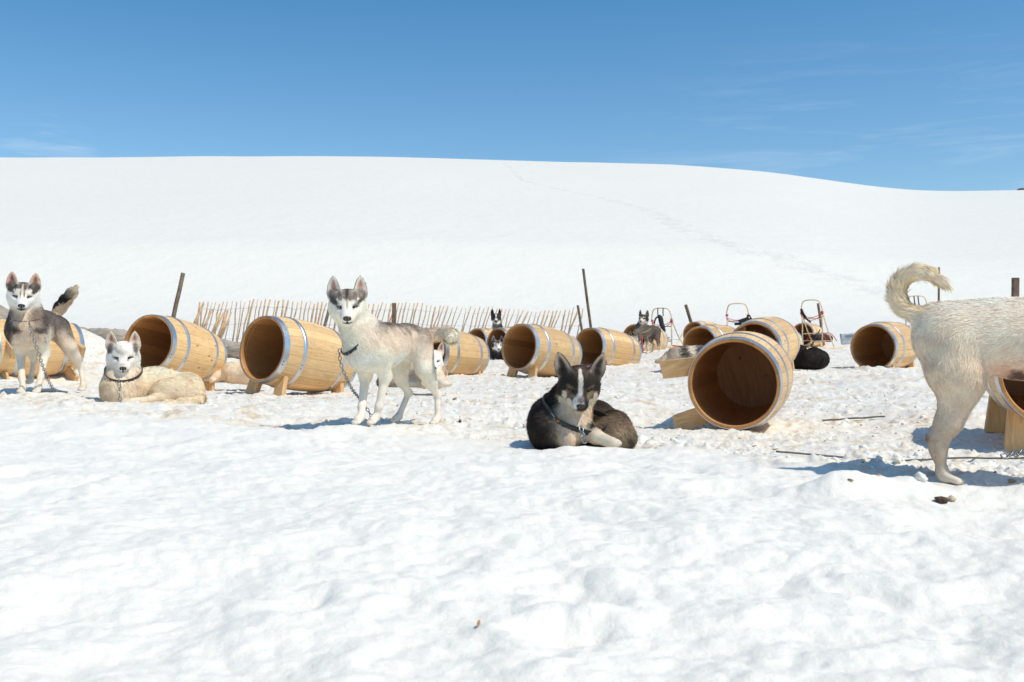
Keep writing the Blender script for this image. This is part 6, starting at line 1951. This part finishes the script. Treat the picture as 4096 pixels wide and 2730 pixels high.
# ------------------------------------------------------------------ bits on the snow
def build_bits():
    g = random.Random(9)
    M_CHIP = plain('wood_chip', (0.42, 0.23, 0.09), 0.8, 0, .3, 90); M_DUNG = plain('dung', (0.075, 0.045, 0.028), 0.9, 0, .4, 120)
    M_LUMP = M_SNOWLUMP
    spots = [(1915, 2505, .014), (1830, 1690, .014), (1745, 1693, .02), (3610, 1700, .018), (3675, 1808, .016), (3515, 1903, .014), (3600, 1672, .012), (2440, 1745, .013), (2470, 1748, .012), (2410, 1560, .02), (1650, 1686, .02), (3690, 1480 + 362, .012),
             (1820, 1600, .03), (2960, 1600 + 160, .015), (3020, 1792, .016), (3100, 1800, .016), (420, 1600, .014), (330, 1590, .015), (2705, 1755, .014), (3300, 1770, .013), (3450, 1860, .012), (1590, 1625, .02), (1890, 1560, .02), (3400, 1925, .014), (3980, 1895, .013), (2560, 1500, .02), (2620, 1470, .024), (3390, 1560, .016), (1960, 1640, .02), (2190, 1560, .02)]
    for i, (x, y, r) in enumerate(spots):
        p = hit_snow(x, y)
        mb = MB(); a = g.uniform(0, 3.14); L_ = r * g.uniform(.6, 1.2); W_ = r * g.uniform(.2, .45)
        vs = []; 
        for k in range(7):
            q = 2 * math.pi * k / 7; vs.append((L_ * math.cos(q) * g.uniform(.7, 1.1), W_ * math.sin(q) * g.uniform(.7, 1.1), g.uniform(0, .004)))
        top = [(x_ * .8, y_ * .8, z_ + r * .25 * g.uniform(.6, 1.2)) for x_, y_, z_ in vs]
        mb.add(vs + top, [tuple(range(7))[::-1], tuple(range(7, 14))] + [(k, (k + 1) % 7, 7 + (k + 1) % 7, 7 + k) for k in range(7)])
        o = mb.build('wood_chip', M_CHIP, None); o.location = (p.x, p.y, Hs(p.x, p.y, True) + .001); o.rotation_euler = (g.uniform(-.3, .3), g.uniform(-.3, .3), a)
        tag(o, 'small brown wood chip lying on the white snow' if i else 'single tan chip lying alone on the clean snow in front', 'wood chip', 'brown wood chips scattered on the snow')
    def lump(x, y, r, mt, name, label, cat, seed, flat=.6, sub=3):
        p = hit_snow(x, y)
        import bmesh
        bm = bmesh.new(); bmesh.ops.create_icosphere(bm, subdivisions=sub, radius=1)
        V = np.array([v.co for v in bm.verts]); nn = 1 + .35 * vnoise3(V, 1.6, seed) + .16 * vnoise3(V, 4.5, seed + 1)
        for v, k in zip(bm.verts, nn): v.co = v.co * float(k) * r; v.co.z *= flat
        me = bpy.data.meshes.new(name); bm.to_mesh(me); bm.free(); me.materials.append(mt)
        me.polygons.foreach_set('use_smooth', [True] * len(me.polygons))
        o = bpy.data.objects.new(name, me); COL.objects.link(o); o.location = (p.x, p.y, Hs(p.x, p.y, True) + r * flat * .45)
        return tag(o, label, cat)
    lump(3765, 2008, .019, M_DUNG, 'dung', 'dark brown dung clump on the snow in front of the white dog', 'dung', 4)
    lump(3805, 2003, .015, plain('dirty_snow', (.52, .42, .30), .9), 'snow_lump', 'small yellowish lump beside the dark dung clump', 'snow lump', 6)
    lump(3682, 1920, .020, M_LUMP, 'snow_lump', 'dirty snow lump left of the white dog paw', 'snow lump', 8, .8)
    lump(3545, 1425, .085, M_LUMP, 'snow_lump', 'snowball sized lump at the mouth of the lone barrel', 'snow lump', 9, .8)
    lump(1838, 1691, .013, M_DUNG, 'dung', 'tiny dark brown lump on the snow right of the grey husky', 'dung', 12)
    lump(4050, 1930, .012, plain('brown_snow', (.36, .25, .15), .9), 'dung', 'small brown lump on the snow at the right edge', 'dung', 13)
    # rock showing on the skyline at far right
    import bmesh
    p = S(4091, 809, 222)
    bm = bmesh.new(); bmesh.ops.create_icosphere(bm, subdivisions=3, radius=1)
    V = np.array([v.co for v in bm.verts]); nn = 1 + .4 * vnoise3(V, 1.5, 31) + .2 * vnoise3(V, 4, 32)
    for v, k in zip(bm.verts, nn): v.co = v.co * float(k); v.co.x *= 1.6; v.co.z *= .34
    me = bpy.data.meshes.new('rock'); bm.to_mesh(me); bm.free(); me.materials.append(plain('rock', (.09, .075, .07), .9, 0, .4, 3))
    o = bpy.data.objects.new('rock', me); COL.objects.link(o); o.location = (p.x, p.y, max(p.z, Hs(p.x, p.y) - .02)); tag(o, 'small dark rock on the snowy skyline at the far right', 'rock')
    # crumbs of kicked-up snow: uncountable, one object
    gg = np.random.default_rng(17); V = []; F = []
    bm = bmesh.new(); bmesh.ops.create_icosphere(bm, subdivisions=2, radius=1)
    v0 = np.array([v.co for v in bm.verts]); f0 = np.array([[v.index for v in f.verts] for f in bm.faces]); bm.free()
    N_ = 9000
    yy = 2.9 + 17 * gg.random(N_) ** 1.9; xx = gg.uniform(-.62, .62, N_) * yy
    cl = perlin(xx * 1.5 + 60, yy * 1.5) + gg.normal(0, .25, N_)
    keep = (trod(xx, yy) > .55) & (cl > -.05)
    xx, yy = xx[keep], yy[keep]; zz = H(xx, yy)
    b = 0
    for i in range(len(xx)):
        r = .0040 * math.exp(gg.normal(0.1, .6)) * (1 + .05 * yy[i]); r = min(r, .022)
        k = 1 + .4 * vnoise3(v0, 1.7, i * .37) + .2 * vnoise3(v0, 4, i * .61)
        q = v0 * k[:, None] * r * np.array([1, 1, .75]); a = gg.uniform(0, 6.28)
        q = np.stack([q[:, 0] * math.cos(a) - q[:, 1] * math.sin(a), q[:, 0] * math.sin(a) + q[:, 1] * math.cos(a), q[:, 2]], 1)
        V.append(q + [xx[i], yy[i], zz[i] + r * .05]); F.append(f0 + b); b += len(v0)
    o = mesh_np('snow_crumbs', np.concatenate(V), [np.concatenate(F)], M_LUMP, None, True)
    tag(o, 'loose crumbs of kicked up snow on the trampled ground', 'snow', kind='stuff')

def lump_material():
    m, n, b, l = mat('lump_snow')
    geo = node(n, 'ShaderNodeNewGeometry')
    n2 = node(n, 'ShaderNodeTexNoise', Scale=1.6, Detail=5.0, Roughness=0.7); l(geo.outputs['Position'], n2.inputs['Vector'])
    rp = ramp(n, [(0.45, (0.81, 0.79, 0.75)), (0.64, (0.78, 0.72, 0.62)), (0.78, (0.68, 0.56, 0.41))]); l(n2.outputs['Fac'], rp.inputs[0]); l(rp.outputs[0], b.inputs['Base Color'])
    b.inputs['Roughness'].default_value = 0.6
    n1 = node(n, 'ShaderNodeTexNoise', Scale=150.0, Detail=3.0); l(geo.outputs['Position'], n1.inputs['Vector'])
    bp = node(n, 'ShaderNodeBump', Strength=0.4, Distance=0.01); l(n1.outputs['Fac'], bp.inputs['Height']); l(bp.outputs[0], b.inputs['Normal'])
    b.inputs['Subsurface Weight'].default_value = 0.3; b.inputs['Subsurface Radius'].default_value = (.5, .7, .9); b.inputs['Subsurface Scale'].default_value = .02
    return m
M_SNOWLUMP = lump_material()

def build_track():
    """old ski and sled track wandering down the hill"""
    px = [(2010, 652), (2060, 690), (2090, 722), (2250, 760), (2420, 795), (2560, 830), (2640, 862), (2720, 905), (2830, 950), (2950, 988), (3080, 1022), (3200, 1060), (3330, 1105), (3420, 1135), (3520, 1190)]
    pts = []
    for (x, y) in px:
        p = hit_snow(x, y, 36, 240, 900)
        pts.append((p.x, p.y))
    P_ = np.array(pts)
    f = np.linspace(0, len(P_) - 1, 420); C = np.stack([np.interp(f, np.arange(len(P_)), P_[:, i]) for i in (0, 1)], 1)
    ker = np.hanning(25); ker /= ker.sum()
    C = np.stack([np.convolve(np.pad(C[:, i], 12, mode='edge'), ker, 'valid') for i in (0, 1)], 1)
    T = np.gradient(C, axis=0); T /= np.linalg.norm(T, axis=1)[:, None]; Nn = np.stack([-T[:, 1], T[:, 0]], 1)
    u = np.linspace(0, 1, 420)
    wd = np.interp(u, [0, .1, .35, .5, .8, 1], [.5, .9, 1.1, 2.2, 2.6, 2.4])
    k = 13; V = []
    for j in range(k):
        s_ = (j / (k - 1) - .5) * 2
        q = C + Nn * (s_ * wd)[:, None]
        z = H(q[:, 0], q[:, 1])
        dep = .05 * (np.abs(perlin(q[:, 0] * .9, q[:, 1] * .9)) + .5 * np.abs(perlin(q[:, 0] * 2.3, q[:, 1] * 2.3)))
        V.append(np.stack([q[:, 0], q[:, 1], z + .03 + dep * (abs(s_) < .99)], 1))
    V = np.stack(V, 1)
    idx = np.arange(420 * k).reshape(420, k)
    F = np.stack([idx[:-1, :-1], idx[:-1, 1:], idx[1:, 1:], idx[1:, :-1]], -1).reshape(-1, 4)
    m, n, b, l = mat('track_snow')
    geo = node(n, 'ShaderNodeNewGeometry'); nn = node(n, 'ShaderNodeTexNoise', Scale=0.8, Detail=8.0, Roughness=0.72); l(geo.outputs['Position'], nn.inputs['Vector'])
    b.inputs['Base Color'].default_value = (.735, .735, .735, 1); b.inputs['Roughness'].default_value = .7
    tr = node(n, 'ShaderNodeBsdfTransparent'); ms = node(n, 'ShaderNodeMixShader')
    at = node(n, 'ShaderNodeAttribute', attribute_name='edge')
    rr = math_(n, 'ADD', nn.outputs['Fac'], math_(n, 'MULTIPLY', at.outputs['Fac'], -.34))
    rp = ramp(n, [(0.40, (0, 0, 0)), (0.58, (.27, .27, .27))]); l(rr, rp.inputs[0])
    l(rp.outputs[0], ms.inputs[0]); l(tr.outputs[0], ms.inputs[1]); l(b.outputs[0], ms.inputs[2]); l(ms.outputs[0], n.nodes['Material Output'].inputs[0])
    o = mesh_np('snow_track', V.reshape(-1, 3), [F], m, None, True)
    e = np.tile(np.abs(np.linspace(-1, 1, k)) ** 1.5, 420)
    a = o.data.attributes.new('edge', 'FLOAT', 'POINT'); a.data.foreach_set('value', e.astype(np.float32))
    tag(o, 'old ski track running down the snowy hill', 'track', kind='structure')
# ------------------------------------------------------------------ build
for (x, y, Y, r) in [(1499, 1702, 5.3, .1), (1588, 1690, 5.7, .1), (1752, 1698, 5.6, .1), (1438, 1702, 5.25, .1), (112, 1580, 6.75, .25), (330, 1566, 6.9, .12), (560, 1640, 6.35, .35), (760, 1635, 6.4, .2), (2330, 1795, 4.62, .26), (3760, 1925, 3.33, .10),
                     (2585, 1418, 19, .4), (3222, 1470, 12.2, .4), (2545, 1432, 17.2, .4), (1700, 1552, 8.5, .35), (965, 1520, 11, .35)]:
    p = S(x, y, Y); FLAT.append((p.x, p.y, r))
build_ground()
place_barrels()
build_fence(); build_posts(); build_logs(); build_track()
dog_grey(); dog_left(); dog_cream(); dog_black(); dog_white(); far_dogs()
build_collars()
build_sleds(); build_lines(); build_bits()
